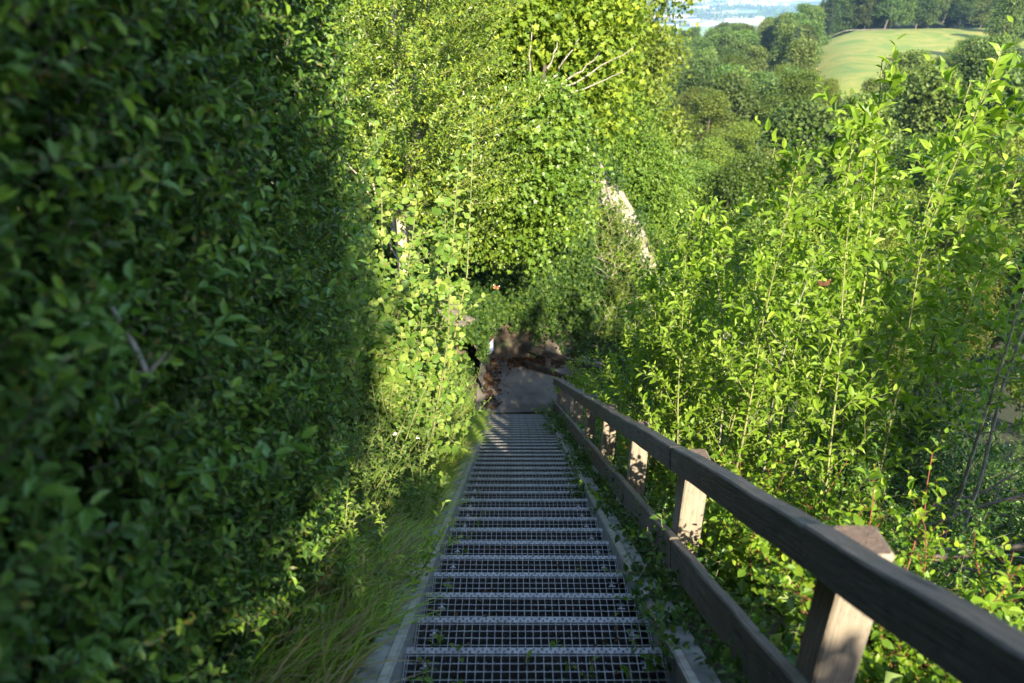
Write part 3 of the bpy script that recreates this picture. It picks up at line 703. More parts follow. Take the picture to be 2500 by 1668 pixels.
for k in range(52):
    x = rng.uniform(3.2, 7.5); r = rng.uniform(.4, .65); bl.append((x, -1.2 + rng.normal() * .5, rng.uniform(b[2] + .6, float(np.interp(x, [3.1, 4, 5], [.6, 1.6, 2.2]))), r, r, r))
bl = np.array(bl) - np.array([*b, 0, 0, 0])
gs, gl = G(), G(); limbs(gs, (0, 0, -.1), (.2, .1, 2.6), bl, .07, 22); crown(gl, bl, 1150, 24, .14, .11, .6, T_DIAMOND, shell=.8); gs.build('trunk', M_BARK, o); gl.build('crown', M_DARKB, o)

# ------------------------------------------------------------------ hazel bush and low growth on the left bank
hz = empty('hazel_bush', gpt(1000, 700, 6.6)); tag(hz, 'bright sunlit hazel bush with broad toothed leaves left of the stairs', 'bush'); b = np.array(hz.location)
gs, gl = G(), G(); L = []
for k in range(46):
    a = rng.uniform(0, 6.28); S = stem_line((float(np.clip(rng.normal() * .30, -.7, .22)) - .10, rng.normal() * .40, -.05), (math.cos(a) * .24 - .02, math.sin(a) * .30 - .08, 1), rng.uniform(1.2, 3.4), 9, .05, .0)
    tube(gs, S, np.linspace(.013, .003, len(S)), 6); L.append((S, .4))
    for i in range(16):
        p_, t_ = at_frac(S, rng.uniform(.15, .98)); Q = stem_line(p_, unit(rng.normal(size=3) * [1, 1, .5] + np.array([.1, -.3, .2])), rng.uniform(.15, .42), 5, .12, -.01)
        if Q[-1, 0] + b[0] < -.36: tube(gs, Q, np.linspace(.003, .0012, 6), 4); L.append((Q, .1))
P, D, N, FR = poly_leaves(L, .031, .08, ang=.9, up=.45, jitter=.38); N = unit(N + np.array([.25, -.5, 0]))
kp = P[:, 0] + b[0] < -.38 + .05 * rng.normal(size=len(P)); P, D, N, FR = P[kp], D[kp], N[kp], FR[kp]
leaves(gl, P, D, N, .066 * rng.uniform(.35, 1.3, len(P)), .85, T_ROUND, 0)
# the long twig reaching out over the stairs
Q = stem_line(W(1085, 800, 6.9) - b, W(1215, 706, 7.0) - W(1085, 800, 6.9), .5, 6, .03); tube(gs, Q, np.linspace(.004, .0015, 7), 5)
P, D, N, FR = poly_leaves([(Q, .1)], .03, .07, ang=.8, up=.5); leaves(gl, P, D, N, .06 * rng.uniform(.6, 1.1, len(P)), .8, T_ROUND, 0, .7 + .3 * rng.random(len(P)))
gs.build('branches', M_TWIG, hz); gl.build('foliage', M_HAZEL, hz)

def butterfly(loc, rot, label):
    o = empty('butterfly', loc); o.rotation_euler = rot; tag(o, label, 'butterfly')
    mb = plain('butterfly brown', (.10, .04, .02), .8, 0, .2, 90, 0); mo = plain('butterfly orange', (.55, .16, .03), .8, 0, .1, 90, 0); mw = plain('butterfly pale', (.7, .66, .68), .8, 0, .1, 90, 0)
    for s in (-1, 1):
        g = G()
        fore = np.array([(0, .004, 0), (s * .012, .016, .003), (s * .030, .022, .006), (s * .034, .012, .006), (s * .024, .001, .004), (0, -.002, 0)])
        hind = np.array([(0, -.0005, 0.0005), (s * .022, .0, .0045), (s * .026, -.012, .005), (s * .014, -.020, .003), (s * .003, -.014, .001)])
        for q, mi in ((fore, 0), (hind, 0)):
            c = q.mean(0); k = len(q); g.add(np.vstack([q, c]), np.array([[i, (i + 1) % k, k] for i in range(k)]), mi)
        band = np.array([(s * .010, .002, .0042), (s * .014, .015, .0052), (s * .018, .016, .006), (s * .016, .002, .0052)]); g.add(band, np.array([[0, 1, 2, 3]]), 1)
        hb_ = np.array([(s * .023, -.001, .006), (s * .026, -.011, .0062), (s * .014, -.0195, .0045), (s * .013, -.015, .0045)]); g.add(hb_, np.array([[0, 1, 2, 3]]), 1)
        tip = np.array([(s * .024, .0195, .0068), (s * .030, .0215, .0072), (s * .033, .014, .0072), (s * .026, .013, .0068)]); g.add(tip, np.array([[0, 1, 2, 3]]), 2)
        g.build('wing', [mb, mo, mw], o)
    g = G(); tube(g, [(0, .011, .001), (0, .006, .002), (0, -.004, .002), (0, -.016, .001)], [.0012, .0022, .0022, .001], 6)
    tube(g, [(0, .011, .002), (.004, .018, .004), (.008, .025, .005)], .0003, 3); tube(g, [(0, .011, .002), (-.004, .018, .004), (-.008, .025, .005)], .0003, 3); g.build('body', mb, o)
butterfly(W(1212, 702, 6.95), (R(50), R(5), R(-15)), 'brown and orange butterfly with pale wing tips on the hazel twig tip')
butterfly(W(2012, 692, 3.72), (R(70), R(10), R(170)), 'orange and dark butterfly sitting on a willow shoot')

# grass along the left edge
def grass(n, fn, ln, mat, name, kind='stuff', label=None, cat=None, lean=(0.5, 0.2)):
    g = G(); P = fn(n); L_ = rng.uniform(ln[0], ln[1], n); a = rng.uniform(0, 6.28, n)
    dirh = np.stack([np.cos(a), np.sin(a), 0 * a], -1) * .55 + np.array([lean[0], lean[1], 0]); k = 5; t = np.linspace(0, 1, k)[None, :, None]
    bend = rng.uniform(.5, 1.3, n)[:, None, None]
    C = P[:, None] + L_[:, None, None] * (dirh[:, None] * (t * .35 + t ** 2 * .5 * bend) + np.array([0, 0, 1]) * (t * .95 - t ** 2.2 * .5 * bend))
    S = unit(np.cross(dirh, [0, 0, 1.]))[:, None]; wd = (rng.uniform(.0025, .0085, n)[:, None, None]) * (1 - t ** 1.5 * .95)
    V = np.stack([C - S * wd, C + S * wd], 2).reshape(n, k * 2, 3)
    F = np.array([[2 * i, 2 * i + 1, 2 * i + 3, 2 * i + 2] for i in range(k - 1)]); 
    g.add(V.reshape(-1, 3), (F[None] + np.arange(n)[:, None, None] * k * 2).reshape(-1, 4), 0, False, np.repeat(rng.random(n), k * 2))
    o = g.build(name, mat); tag(o, label, cat, kind=kind); return o
def left_edge(n):
    c = rng.integers(0, 170, n); cy_ = np.random.default_rng(3).uniform(1.2, 11.6, 170)[c]; cx_ = np.random.default_rng(4).uniform(-.95, -.60, 170)[c]
    x = cx_ + rng.normal(size=n) * .05; y = cy_ + rng.normal(size=n) * .06
    return np.stack([x, y, H(x, y)], -1)
grass(15000, left_edge, (.10, .34), M_GRASS, 'grass')
grass(2600, lambda n: (lambda p: p[p[:, 1] < 4.6])(left_edge(n * 3))[:n] if True else None, (.2, .5), M_DRYGRASS, 'dry_grass') if False else None
def dry_edge(n):
    x = rng.uniform(-1.0, -.58, n); y = np.where(rng.random(n) < .6, rng.uniform(1.2, 4.2, n), rng.uniform(4.2, 11, n)); return np.stack([x, y, H(x, y)], -1)
grass(1700, dry_edge, (.15, .42), M_DRYGRASS, 'dry_grass')

# weeds, bramble and small bushes on the left bank
low = []
V1 = plant(7, .75, .5, .10, .005, 7, .28, leaf=.055, wid=.6, spacing=.035, T=T_ROUND, up=.8, wob=.12, lift=-.01, stem_leaf=.1)
V2 = plant(9, .55, .6, .12, .004, 5, .2, leaf=.045, wid=.36, spacing=.022, up=.6, wob=.1, lift=.0, stem_leaf=.05)
V3 = plant(8, 1.2, .45, .15, .007, 10, .4, leaf=.05, wid=.6, spacing=.032, up=.7, wob=.12, lift=-.01, stem_leaf=.1)
protos = [put_plant('bramble_bush', 'sprawling bramble with toothed leaves between hedge end and stairs', 'bush', 'low weeds on the left bank', *V1, M_TWIG, M_BRAM, gpt(960, 1120, 4.6)),
          put_plant('weed_plant', 'narrow-leaved weed clump beside the concrete strip', 'weed', 'low weeds on the left bank', *V2, M_TWIG, M_GRASS, gpt(900, 1300, 3.4)),
          put_plant('leafy_bush', 'tangled leafy bush just past the hedge end', 'bush', 'leafy bushes on the left bank', *V3, M_TWIG, M_BRAM, gpt(870, 900, 4.9))]
k = 0
for i in range(46):
    yy = 2.0 + 9.6 * (i + rng.random()) / 46; xx = rng.uniform(-1.05, -.68) - (.0 if yy < 4 else rng.uniform(0, .5))
    p = protos[0] if i % 2 else protos[1]
    again(p, ('toothed-leaf bramble' if i % 2 else 'narrow-leaved weed') + ' among the grass along the left side of the stairs', (xx, yy, float(H(xx, yy)) - .02), rng.uniform(0, 6.3), (rng.uniform(-.1, .1), rng.uniform(0, .3)), rng.uniform(.55, 1.1))
for i in range(40):
    yy = rng.uniform(3.0, 12.8); xx = (-1.05 if yy > 4.6 else -.95) - rng.random() ** 1.5 * (2.4 if yy > 4.6 else .7)
    again(protos[2], 'tangled leafy bush on the bank behind the hazel and grass', (xx, yy, float(H(xx, yy)) - .03), rng.uniform(0, 6.3), (rng.uniform(-.15, .15), rng.uniform(0, .25)), rng.uniform(.7, 1.4) if yy > 4.8 else rng.uniform(.35, .7))
# clover-like white flowers
g = G()
for (px, py, d, lab) in ((965, 1062, 5.4, 'small white flower head above the grass nearer the hedge'), (1022, 1070, 5.6, 'small white flower head in the grass nearer the stairs')):
    P = W(px, py, d); o = empty('white_flower', P); tag(o, lab, 'flower', 'white flowers in the grass')
    g = G(); n = 26; dd = rand_dirs(n); dd[:, 2] = np.abs(dd[:, 2]); leaves(g, dd * .003, dd, rand_dirs(n), .016, .5, T_DIAMOND); g.build('petals', M_FLOWER, o)
    g = G(); h = P[2] - float(H(P[0], P[1])); tube(g, stem_line((0, 0, -h), (0, 0, 1), h, 5, .02), .0012, 4); g.build('stem', M_TWIG, o)

# weeds growing through the treads
Vw = plant(4, .26, .5, .03, .0022, 3, .09, leaf=.030, wid=.6, spacing=.020, T=T_ROUND, up=.8, wob=.15, lift=0, stem_leaf=.1)
tw = None
for i, (px, py) in enumerate(((1120, 1330), (1130, 1240), (1180, 1180), (1215, 1165), (1220, 1120), (1020, 1560), (1050, 1600), (1500, 1540), (1545, 1555), (1570, 1570), (1430, 1300), (1460, 1320), (1110, 1365), (1010, 1620), (1180, 1390), (1370, 1590), (1200, 1290), (1165, 1130), (1190, 1050), (1235, 1070), (1500, 1640), (1130, 1150), (1480, 1380)) + tuple((int(1255 - .355 * (q - 864) + rng.uniform(4, 70)), q) for q in range(1100, 1660, 22)) + tuple((int(1255 + .50 * (q - 864) - rng.uniform(5, 90)), q) for q in range(1180, 1660, 30))):
    yv = (py - 864); d = 1800 * 1.146 / yv * 1.04; x = (px - 1255) / 1800 * d; P = slope_pt(x, d, -.22)
    lab = 'small toothed weed growing up through the grating treads'
    if tw is None: tw = put_plant('tread_weed', lab, 'weed', 'weeds growing through the treads', *Vw, M_TWIG, M_BRAM, P)
    else: again(tw, lab, P, rng.uniform(0, 6), (rng.uniform(-.3, .3), rng.uniform(-.3, .3)), rng.uniform(.8, 1.5))

# ------------------------------------------------------------------ right side: dogwood by the fence
VD = [plant(9, 1.05, .75, .15, .006, 8, .42, leaf=.065, wid=.62, spacing=.045, up=.7, wob=.10, lift=.0, stem_leaf=.1, n_sub=1, sub=.2) for _ in range(2)]
pd = [put_plant('dogwood_bush', 'bright dogwood bush with red stems growing between the near fence posts', 'bush', 'dogwood bushes along the fence', *v, M_REDTWIG, M_DOG, (1.35 + .4 * i, 2.9 + i * 1.1, float(H(1.35 + .4 * i, 2.9 + i * 1.1))), scale=.85) for i, v in enumerate(VD)]
for i in range(30):
    yy = 2.1 + 11.0 * (i / 30) + rng.uniform(-.2, .2); xx = 1.18 + rng.random() * .55 + (.25 if yy > 5 else 0)
    again(pd[i % 2], 'dogwood bush crowding the outer side of the fence', (xx, yy, float(H(xx, yy)) - .05), rng.uniform(0, 6.3), (rng.uniform(-.1, .1), rng.uniform(-.12, .05)), rng.uniform(.6, .95) if yy < 5 else rng.uniform(.7, 1.15))
for i in range(16):
    yy = rng.uniform(1.5, 4.2); xx = rng.uniform(1.25, 1.5 + yy * .45)
    again(pd[i % 2], 'dogwood bush crowding the outer side of the fence', (xx, yy, float(H(xx, yy)) - .05), rng.uniform(0, 6.3), (rng.uniform(-.1, .1), rng.uniform(-.12, .05)), rng.uniform(.5, .8))
VK = plant(6, .42, .8, .06, .003, 4, .2, leaf=.045, wid=.62, spacing=.03, T=T_OVAL, up=.8, wob=.13, lift=-.02, stem_leaf=.1)
pk = put_plant('creeping_weed', 'low trailing weed over the kerb below the fence', 'weed', 'weeds over the right kerb', *VK, M_TWIG, M_DARKB, slope_pt(.74, 3.1, -.05))
for i in range(72):
    s = 2.2 + 11.8 * (i + rng.random()) / 72
    again(pk, 'low trailing weed over the kerb between stairs and fence', slope_pt(rng.uniform(.66, .92), s, -.05), rng.uniform(0, 6.3), (rng.uniform(-.2, .2), rng.uniform(-.5, 0)), rng.uniform(.6, 1.15))

# ------------------------------------------------------------------ willow saplings
VW = [plant(1, 3.0, .10, .02, .012, 15, .85, .15, n_sub=2, sub=.3, leaf=.088, wid=.44, spacing=.030, up=.5, lift=.05, side_up=1.1, wob=.035, stem_leaf=.25, ang=.75) for _ in range(4)] + \
     [plant(3, 2.4, .20, .10, .012, 9, .7, .15, n_sub=2, sub=.25, leaf=.078, wid=.48, spacing=.030, up=.55, lift=.05, side_up=1.0, wob=.05, stem_leaf=.4, ang=.8) for _ in range(3)]
pw = []
T_h = []
spots = []   # (px of the tip, py of the tip, depth)
tips = [(1848, 262, 4.9), (2005, 165, 4.6), (2195, 62, 4.4), (1945, 280, 5.6), (2315, 185, 5.0), (2105, 355, 3.9), (1713, 440, 5.3), (1765, 480, 4.8), (1660, 500, 5.6), (2088, 200, 5.6),
        (2480, 20, 4.4), (1905, 560, 4.3), (2230, 470, 4.1), (2390, 300, 5.6), (2150, 250, 6.4), (1830, 420, 6.2), (2270, 120, 6.2), (2420, 150, 6.6), (1960, 420, 3.7), (2050, 560, 4.6), (1600, 640, 6.6), (2340, 420, 4.6), (2480, 330, 5.2), (1640, 520, 6.0), (1690, 470, 6.6), (1740, 450, 5.9), (1610, 580, 5.6), (1700, 560, 4.6), (1580, 650, 7.2), (1550, 700, 6.4), (1660, 620, 5.2)]
for i, (px, py, d) in enumerate(tips):
    T_ = W(px, py, d); x, y = T_[0], T_[1]; z = float(H(x, y)); h = T_[2] - z
    v = i % 4 if h > 2.2 else 4 + i % 3; base_h = 2.95 if v < 4 else 2.35
    T_h.append(h - .08); spots.append((v, (x, y, z), h / base_h))
done = {}
names = ['tallest willow sapling with its tip against the meadow'] 
for i, (v, loc, s) in enumerate(spots):
    px, py, d = tips[i]
    lab = 'upright willow sapling with pale narrow leaves, ' + ('by the fence' if px < 1800 else 'in the middle of the saplings' if px < 2200 else 'near the right edge') + (', tip above the forest' if py < 300 else ', shorter than its neighbours')
    gsv = np.concatenate(VW[v][0].v); tipv = gsv[gsv[:, 2].argmax()]; s = (T_h[i]) / tipv[2]; rz = rng.uniform(0, 6.3)
    loc = (loc[0] - s * (tipv[0] * math.cos(rz) - tipv[1] * math.sin(rz)), loc[1] - s * (tipv[0] * math.sin(rz) + tipv[1] * math.cos(rz)), loc[2])
    if v not in done: done[v] = put_plant('willow_sapling', lab, 'sapling', 'willow saplings right of the fence', *VW[v], M_TWIG, M_WILLOW, loc, rz, (0, 0), s)
    else: again(done[v], lab, loc, rz, (0, 0), s)
# thicket behind and below the saplings
VT = [plant(5, 2.0, .35, .2, .012, 12, .7, .15, n_sub=3, sub=.25, leaf=.055, wid=.58, spacing=.035, up=.65, lift=.02, wob=.07, stem_leaf=.35) for _ in range(3)]
pt = [put_plant('thicket_shrub', 'dark leafy shrub in the thicket below the saplings', 'bush', 'shrubs of the thicket right of the fence', *v, M_BARKD, M_DARKB, (3.0 + i, 5.0 + i, float(H(3.0 + i, 5.0 + i)))) for i, v in enumerate(VT)]
pts_ = []
for i in range(400):
    yy = rng.uniform(2.2, 15.5); xx = rng.uniform(1.9, 2.6 + yy * .75)
    if all((xx - a) ** 2 + (yy - b_) ** 2 > .55 for a, b_ in pts_) and not (yy < 4.0 and xx > 2.2 and xx < 1.4 + yy * .5 and rng.random() < .6): pts_.append((xx, yy))
    if len(pts_) >= 62: break
for i, (xx, yy) in enumerate(pts_):
    again(pt[i % 3], 'leafy shrub in the dense thicket on the slope right of the fence', (xx, yy, float(H(xx, yy)) - .05), rng.uniform(0, 6.3), (rng.uniform(-.1, .1), rng.uniform(-.1, .1)), rng.uniform(.45, .8) if yy < 4.5 else rng.uniform(.6, 1.1))
# young trees whose bare trunks show in the thicket
for (px, py, d, h, r, lab) in ((2345, 1180, 5.2, 3.2, .022, 'slim young tree with pale dappled trunk near the right edge'), (1772, 1060, 5.6, 2.6, .014, 'slim young tree with pale stem close above the fence rail'),
                               (1880, 1110, 5.2, 2.6, .016, 'leaning young tree forking above the fence rail'), (2480, 900, 4.6, 3.4, .022, 'young tree with bare leaning stem at the right edge')):
    P = W(px, py, d); gs, gl = plant(1, h, .05, .01, r * .8, 12, .8, .38, n_sub=3, sub=.3, leaf=.07, wid=.55, spacing=.035, up=.6, lift=.03, stem_leaf=.5)
    put_plant('young_tree', lab, 'tree', None, gs, gl, M_BARK, M_WILLOW if px < 2000 else M_DOG, (P[0], P[1], float(H(P[0], P[1]))))
# dead branches lying in the open ground bottom right
g0 = None
for i in range(12):
    xx = rng.uniform(1.7, 3.6); yy = rng.uniform(1.6, 4.6); z = float(H(xx, yy)) + rng.uniform(.05, .5)
    g = G(); a = rng.uniform(-.5, .7); Q = stem_line((xx, yy, z), (math.cos(a), math.sin(a), rng.uniform(-.1, .25)), rng.uniform(.8, 2.0), 9, .08); r = rng.uniform(.008, .03)
    tube(g, Q, np.linspace(r, r * .3, len(Q)), 7)
    for k in range(5):
        p_, t_ = at_frac(Q, rng.uniform(.2, .95)); tube(g, stem_line(p_, unit(t_ + rng.normal(size=3) * .6), rng.uniform(.2, .6), 5, .12), np.linspace(r * .35, .001, 6), 4)
    _o = g.build('dead_branch', M_BARKD if i % 3 else M_BARK); _o.data.transform(__import__('mathutils').Matrix.Translation((-xx, -yy, -z))); _o.location = (xx, yy, z)
    tag(_o, ('thick' if r > .02 else 'thin') + ' bare dead branch lying in the thicket below the near fence post', 'branch', 'dead branches in the thicket')
# brown dead fern heap
P = W(2170, 1655, 3.1); x0, y0 = P[0], P[1]; n = 6000; a = rng.uniform(0, 6.28, n); rr = np.sqrt(rng.random(n)) * .34
x = x0 + rr * np.cos(a); y = y0 + rr * np.sin(a); z = H(x, y) + rng.random(n) * (.22 * (1 - (rr / .34) ** 2) + .03)
g = G(); leaves(g, np.stack([x, y, z], -1) - [x0, y0, 0], rand_dirs(n), rand_dirs(n) + [0, 0, .5], .055, .2, T_DIAMOND); o = g.build('brown_fern_heap', M_DEAD); o.location = (x0, y0, 0)
tag(o, 'heap of brown dead fern on the ground by the near fence post', 'dead fern')

# ------------------------------------------------------------------ ivy and growth on the rocky spur
def spur_pts(n, x0, x1, keep=None):
    x = rng.uniform(x0, x1, n); y = 13.5 + 5.5 * rng.random(n); z = H(x, y); return x, y, z
cxx = [-14, -8, -4, -1, .8, 1.9, 3.2, 5, 8, 12]; czz = [3.5, 2.0, .2, -1.6, -2.9, -3.9, -5.7, -8.6, -14.5, -22]
n = 110000
x, y, z = spur_pts(n, -4.5, 7.5)
e = .05; nx = -(H(x + e, y) - z) / e; ny = -(H(x, y + e) - z) / e; nn = unit(np.stack([nx, ny, np.ones(n)], -1))
bare = .45 * wob(x * 1.0, y * 1.3 + z, 1.5) + np.where((x > .9) & (x < 3.6) & (z > np.interp(x, cxx, czz) - 1.0) & (wob(x * 1.7, z * 2.1, 2.3) > -.55), 1.1, -.3) - np.where(x < .6, 1.0, 0)
k = (bare < .62) & ~((x < 1.45) & (x > -.8) & (y < 14.45)) & ~((x > -.7) & (x < 1.3) & (z < ZL + 1.0)); x, y, z, nn = x[k], y[k], z[k], nn[k]; n = len(x)
thick = (.10 + .30 * np.clip(wob(x, z, 2.2) + .4, 0, 1)) * rng.random(n) ** .5
# hang in the gully face: push out and also scatter down the steep part
P = np.stack([x, y, z], -1) + nn * thick[:, None] + np.stack([rng.normal(size=n) * .08, -rng.random(n) * .12, rng.normal(size=n) * .12], -1)
g = G(); leaves(g, P, unit(rng.normal(size=(n, 3)) * .6 + [0, -.3, -.9]), unit(nn + rng.normal(size=(n, 3)) * .45 + [0, -.3, .3]), .085 * rng.uniform(.5, 1.2, n), .9, T_LOBED, 0, np.clip(rng.random(n) * .8, 0, 1))
# curtain over the top of the rock wall
n = 9000; x = rng.uniform(-.75, 1.7, n); y = 14.5 + .10 * x - .12 + rng.random(n) * .8; t = rng.random(n) ** 1.6
z = ZL + 1.15 + (y - 14.4) * 1.6 - t * np.where(x > .35, 1.25 + .3 * np.sin(x * 6), .5 + .2 * np.sin(x * 9)) + rng.random(n) * .25
leaves(g, np.stack([x, y - .28, z], -1), unit(rng.normal(size=(n, 3)) * .6 + [0, -.3, -.9]), unit(rng.normal(size=(n, 3)) * .4 + [0, -1, .5]), .075 * rng.uniform(.5, 1.2, n), .9, T_LOBED)
n = 9000; x = -.5 - rng.random(n) ** 1.3 * 1.6; y = rng.uniform(12.6, 14.9, n); x = x - .05 * (y - 12.6)
z = np.maximum(H(x, y), ZL + 1.25 - 0 * x) + rng.random(n) * .35 - np.where(x > -.72, rng.random(n) * .5, 0)
leaves(g, np.stack([x, y, z], -1), unit(rng.normal(size=(n, 3)) * .6 + [.3, -.2, -.6]), unit(rng.normal(size=(n, 3)) * .45 + [.5, -.5, .6]), .08 * rng.uniform(.5, 1.2, n), .9, T_LOBED)
tag(g.build('ivy', M_IVY), 'dark ivy covering the rock face behind the landing', 'ivy', kind='stuff')

VS = [plant(8, 1.3, .7, .2, .008, 9, .5, leaf=.07, wid=.6, spacing=.045, T=T_DIAMOND, up=.7, wob=.12, lift=-.01, stem_leaf=.1, n_sub=2, sub=.2, seg=4) for _ in range(2)]
ps = None
k = 0
ps = [put_plant('spur_bush', 'small sunlit bush on the rocky spur beyond the landing', 'bush', 'bushes on the rocky spur', *v, M_PALETWIG, M_MAPLE if i else M_IVYTREE, (2.6 + i, 15.6, float(H(2.6 + i, 15.6)))) for i, v in enumerate(VS)]
for i in range(95):
    xx = rng.uniform(.8, 8.5); yy = rng.uniform(14.6, 18.4)
    if 1.2 < xx < 3.8 and yy > 16.9: continue
    again(ps[i % 2], 'small bush clinging to the rocky spur above the path', (xx, yy, float(H(xx, yy)) - .05), rng.uniform(0, 6.3), (rng.uniform(-.1, .3), rng.uniform(-.1, .3)), rng.uniform(.45, 1.1))
# dead brushwood lying on the spur
g = G()
for i in range(14):
    P = W(rng.uniform(1395, 1500), rng.uniform(470, 640), 16.6); P[2] = float(H(P[0], P[1])) + .35
    Q = stem_line(P, rand_dirs(1)[0] * [1, .4, .8] + [.3, -.2, -.3], rng.uniform(.5, 1.5), 8, .16); tube(g, Q - W(1440, 560, 16.6), np.linspace(.010, .002, 9), 4)
o = g.build('dead_brushwood', M_BARK); o.location = W(1440, 560, 16.6); tag(o, 'tangle of pale dead twigs lying on the rocky spur', 'brushwood')

# low ground cover over both banks
n = 75000; x = np.where(rng.random(n) < .28, -.98 - 5 * rng.random(n) ** 1.3, 1.0 + 9 * rng.random(n)); y = np.where(x < 0, rng.uniform(3.6, 14.6, n), rng.uniform(1.0, 17, n))
z = H(x, y); e = .05; nn = unit(np.stack([-(H(x + e, y) - z) / e, -(H(x, y + e) - z) / e, np.ones(n)], -1)); k = ((wob(x * 2, y * 2, 1.1) > -.55) | (x > 1.6)) & ~((x < 1.35) & (x > 0) & (y > 11.8) & (y < 15)); x, y, z, nn = x[k], y[k], z[k], nn[k]; n = len(x)
g = G(); leaves(g, np.stack([x, y, z], -1) + nn * (.03 + .22 * rng.random(n) ** 2)[:, None], unit(rng.normal(size=(n, 3)) * [1, 1, .5]), unit(nn + rng.normal(size=(n, 3)) * .4), .075 * rng.uniform(.5, 1.3, n), .7, T_DIAMOND)
tag(g.build('undergrowth', M_BRAM), kind='stuff')

# ------------------------------------------------------------------ trees of the left bank
def near_tree(name, label, base, top, blobs, n_cl, per, csz, leaf, wid, T, r0, nl, mb, mc, up=.5, droop=0., shell=.5, out=.6, extra=None):
    b = np.array(base, float); o = empty(name, b); tag(o, label, 'tree'); B = np.array(blobs, float); B[:, :3] -= b
    gs = G(); limbs(gs, (0, 0, -.1), np.array(top) - b, B, r0, nl, 7); 
    if extra: extra(gs, b)
    gs.build('trunk', mb, o); gl = G(); crown(gl, B, n_cl, per, csz, leaf, wid, T, up, shell, droop, out); gl.build('crown', mc, o); return o
def blobs_px(lst):   # (px, py, depth, radius across, radius up)
    return [(*W(a, b_, d), r1, r1 * .9, r2) for a, b_, d, r1, r2 in lst]
# evergreen (holly-like) tree: many long rising twigs
B = W(965, 420, 9.8); base = (B[0] - .1, B[1] + .2, float(H(B[0] - .1, B[1] + .2)))
o = empty('holly_tree', base); tag(o, 'glossy yellow-green holly tree with pale slender trunk beside the hedge end', 'tree'); b = np.array(base)
gs, gl = G(), G(); trunk = np.array([b, W(985, 620, 9.8), W(968, 420, 9.8), W(962, 250, 9.8), W(960, 60, 9.8), W(975, -200, 9.8)]) - b
TT = np.linspace(0, 5, 30); trunk = np.stack([np.interp(TT, range(6), trunk[:, i]) for i in range(3)], -1); tube(gs, trunk, np.linspace(.075, .03, 30), 9)
L = []; gb = G()
for k in range(190):
    p_, t_ = at_frac(trunk, rng.uniform(.30, 1)); a = rng.uniform(-2.2, 1.0); ln = rng.uniform(.6, 2.2) * (1 if math.cos(a) > 0 else .5)
    Q = stem_line(p_, (math.cos(a), math.sin(a), rng.uniform(-.25, .45)), ln, 8, .06, .05); tube(gb, Q, np.linspace(.009, .002, 9), 4); L.append((Q, .3))
    for i in range(9):
        q_, _t = at_frac(Q, rng.uniform(.25, 1)); Q2 = stem_line(q_, unit(_t + rng.normal(size=3) * .5 + np.array([0, 0, .35])), rng.uniform(.2, .6), 4, .06, .08); tube(gb, Q2, np.linspace(.002, .001, 5), 3); L.append((Q2, .1))
P, D, N, FR = poly_leaves(L, .028, .055, ang=.75, up=.6); leaves(gl, P, D, N, .070 * rng.uniform(.6, 1.15, len(P)), .46, T_DIAMOND)
gs.build('trunk', barkmat('pale dappled bark', (.22, .18, .11), (.45, .38, .25)), o); gb.build('branches', M_TWIG, o); gl.build('crown', M_HOLLY, o)
# ivy-clad tree
bl = blobs_px([(1335, 300, 12.2, .55, .7), (1350, 420, 12.2, .42, .6), (1320, 380, 12.0, .5, .6), (1290, 470, 12.2, .4, .4), (1345, 520, 12.4, .32, .5), (1320, 600, 12.6, .26, .4), (1380, 350, 12.3, .35, .5), (1300, 250, 12.6, .35, .4), (1400, 430, 13.0, .4, .4), (1250, 540, 13.0, .5, .35), (1180, 500, 12.6, .5, .4), (1330, 470, 13.4, .7, .5), (1390, 520, 13.6, .35, .35), (1210, 600, 13.6, .5, .35)])
P = W(1240, 700, 16.6); near_tree('ivy_clad_tree', 'tree trunk wrapped in glossy ivy leaves leaning over the landing', (P[0], P[1], float(H(P[0], P[1])) - .1), W(1330, 160, 12.6), bl, 1150, 22, .17, .078, .85, T_LOBED, .13, 25, M_BARKD, M_IVYTREE, .35, .7, .7, .9)
# maple: big yellow-green crown with pale bare limbs
bl = blobs_px([(1200, 60, 13.5, 1.1, .9), (1350, 20, 13.5, 1.0, .7), (1420, 100, 13.6, .8, .7), (1465, 190, 13.8, .5, .5), (1400, 230, 14.0, .6, .5), (1480, 60, 13.8, .45, .5), (1100, -20, 13.8, 1.0, .8), (1180, 180, 14.4, .8, .6), (1440, 20, 13.6, .7, .6), (1300, 130, 14.4, .9, .6), (1450, 290, 14.3, .45, .4), (1390, -80, 14, .9, .8), (1250, -120, 14, 1.2, .9), (1000, -80, 14, 1.1, .9)])
def bare(gs, b):
    for (a, c_) in (((1330, 240), (1545, 118)), ((1370, 210), (1470, 128)), ((1350, 190), (1420, 90)), ((1340, 260), (1520, 175)), ((1290, 230), (1300, 40)), ((1340, 170), (1375, 60))):
        A, E = W(*a, 12.9) - b, W(*c_, 12.75) - b; q = np.linspace(0, 1, 9)[:, None]; Q = A + (E - A) * q + rng.normal(size=(9, 3)) * .02; tube(gs, Q, np.linspace(.022, .006, 9), 6)
P = W(1200, 600, 17.0); near_tree('maple_tree', 'large yellow-green maple crown with pale bare limbs high above the landing', (P[0] - .8, P[1] + .3, float(H(P[0] - .8, P[1] + .3)) - .1), W(1290, -60, 13.8), bl, 1900, 22, .30, .105, .9, T_LOBED, .15, 40, M_BARK, M_MAPLE, .5, .2, .6, .6, bare)
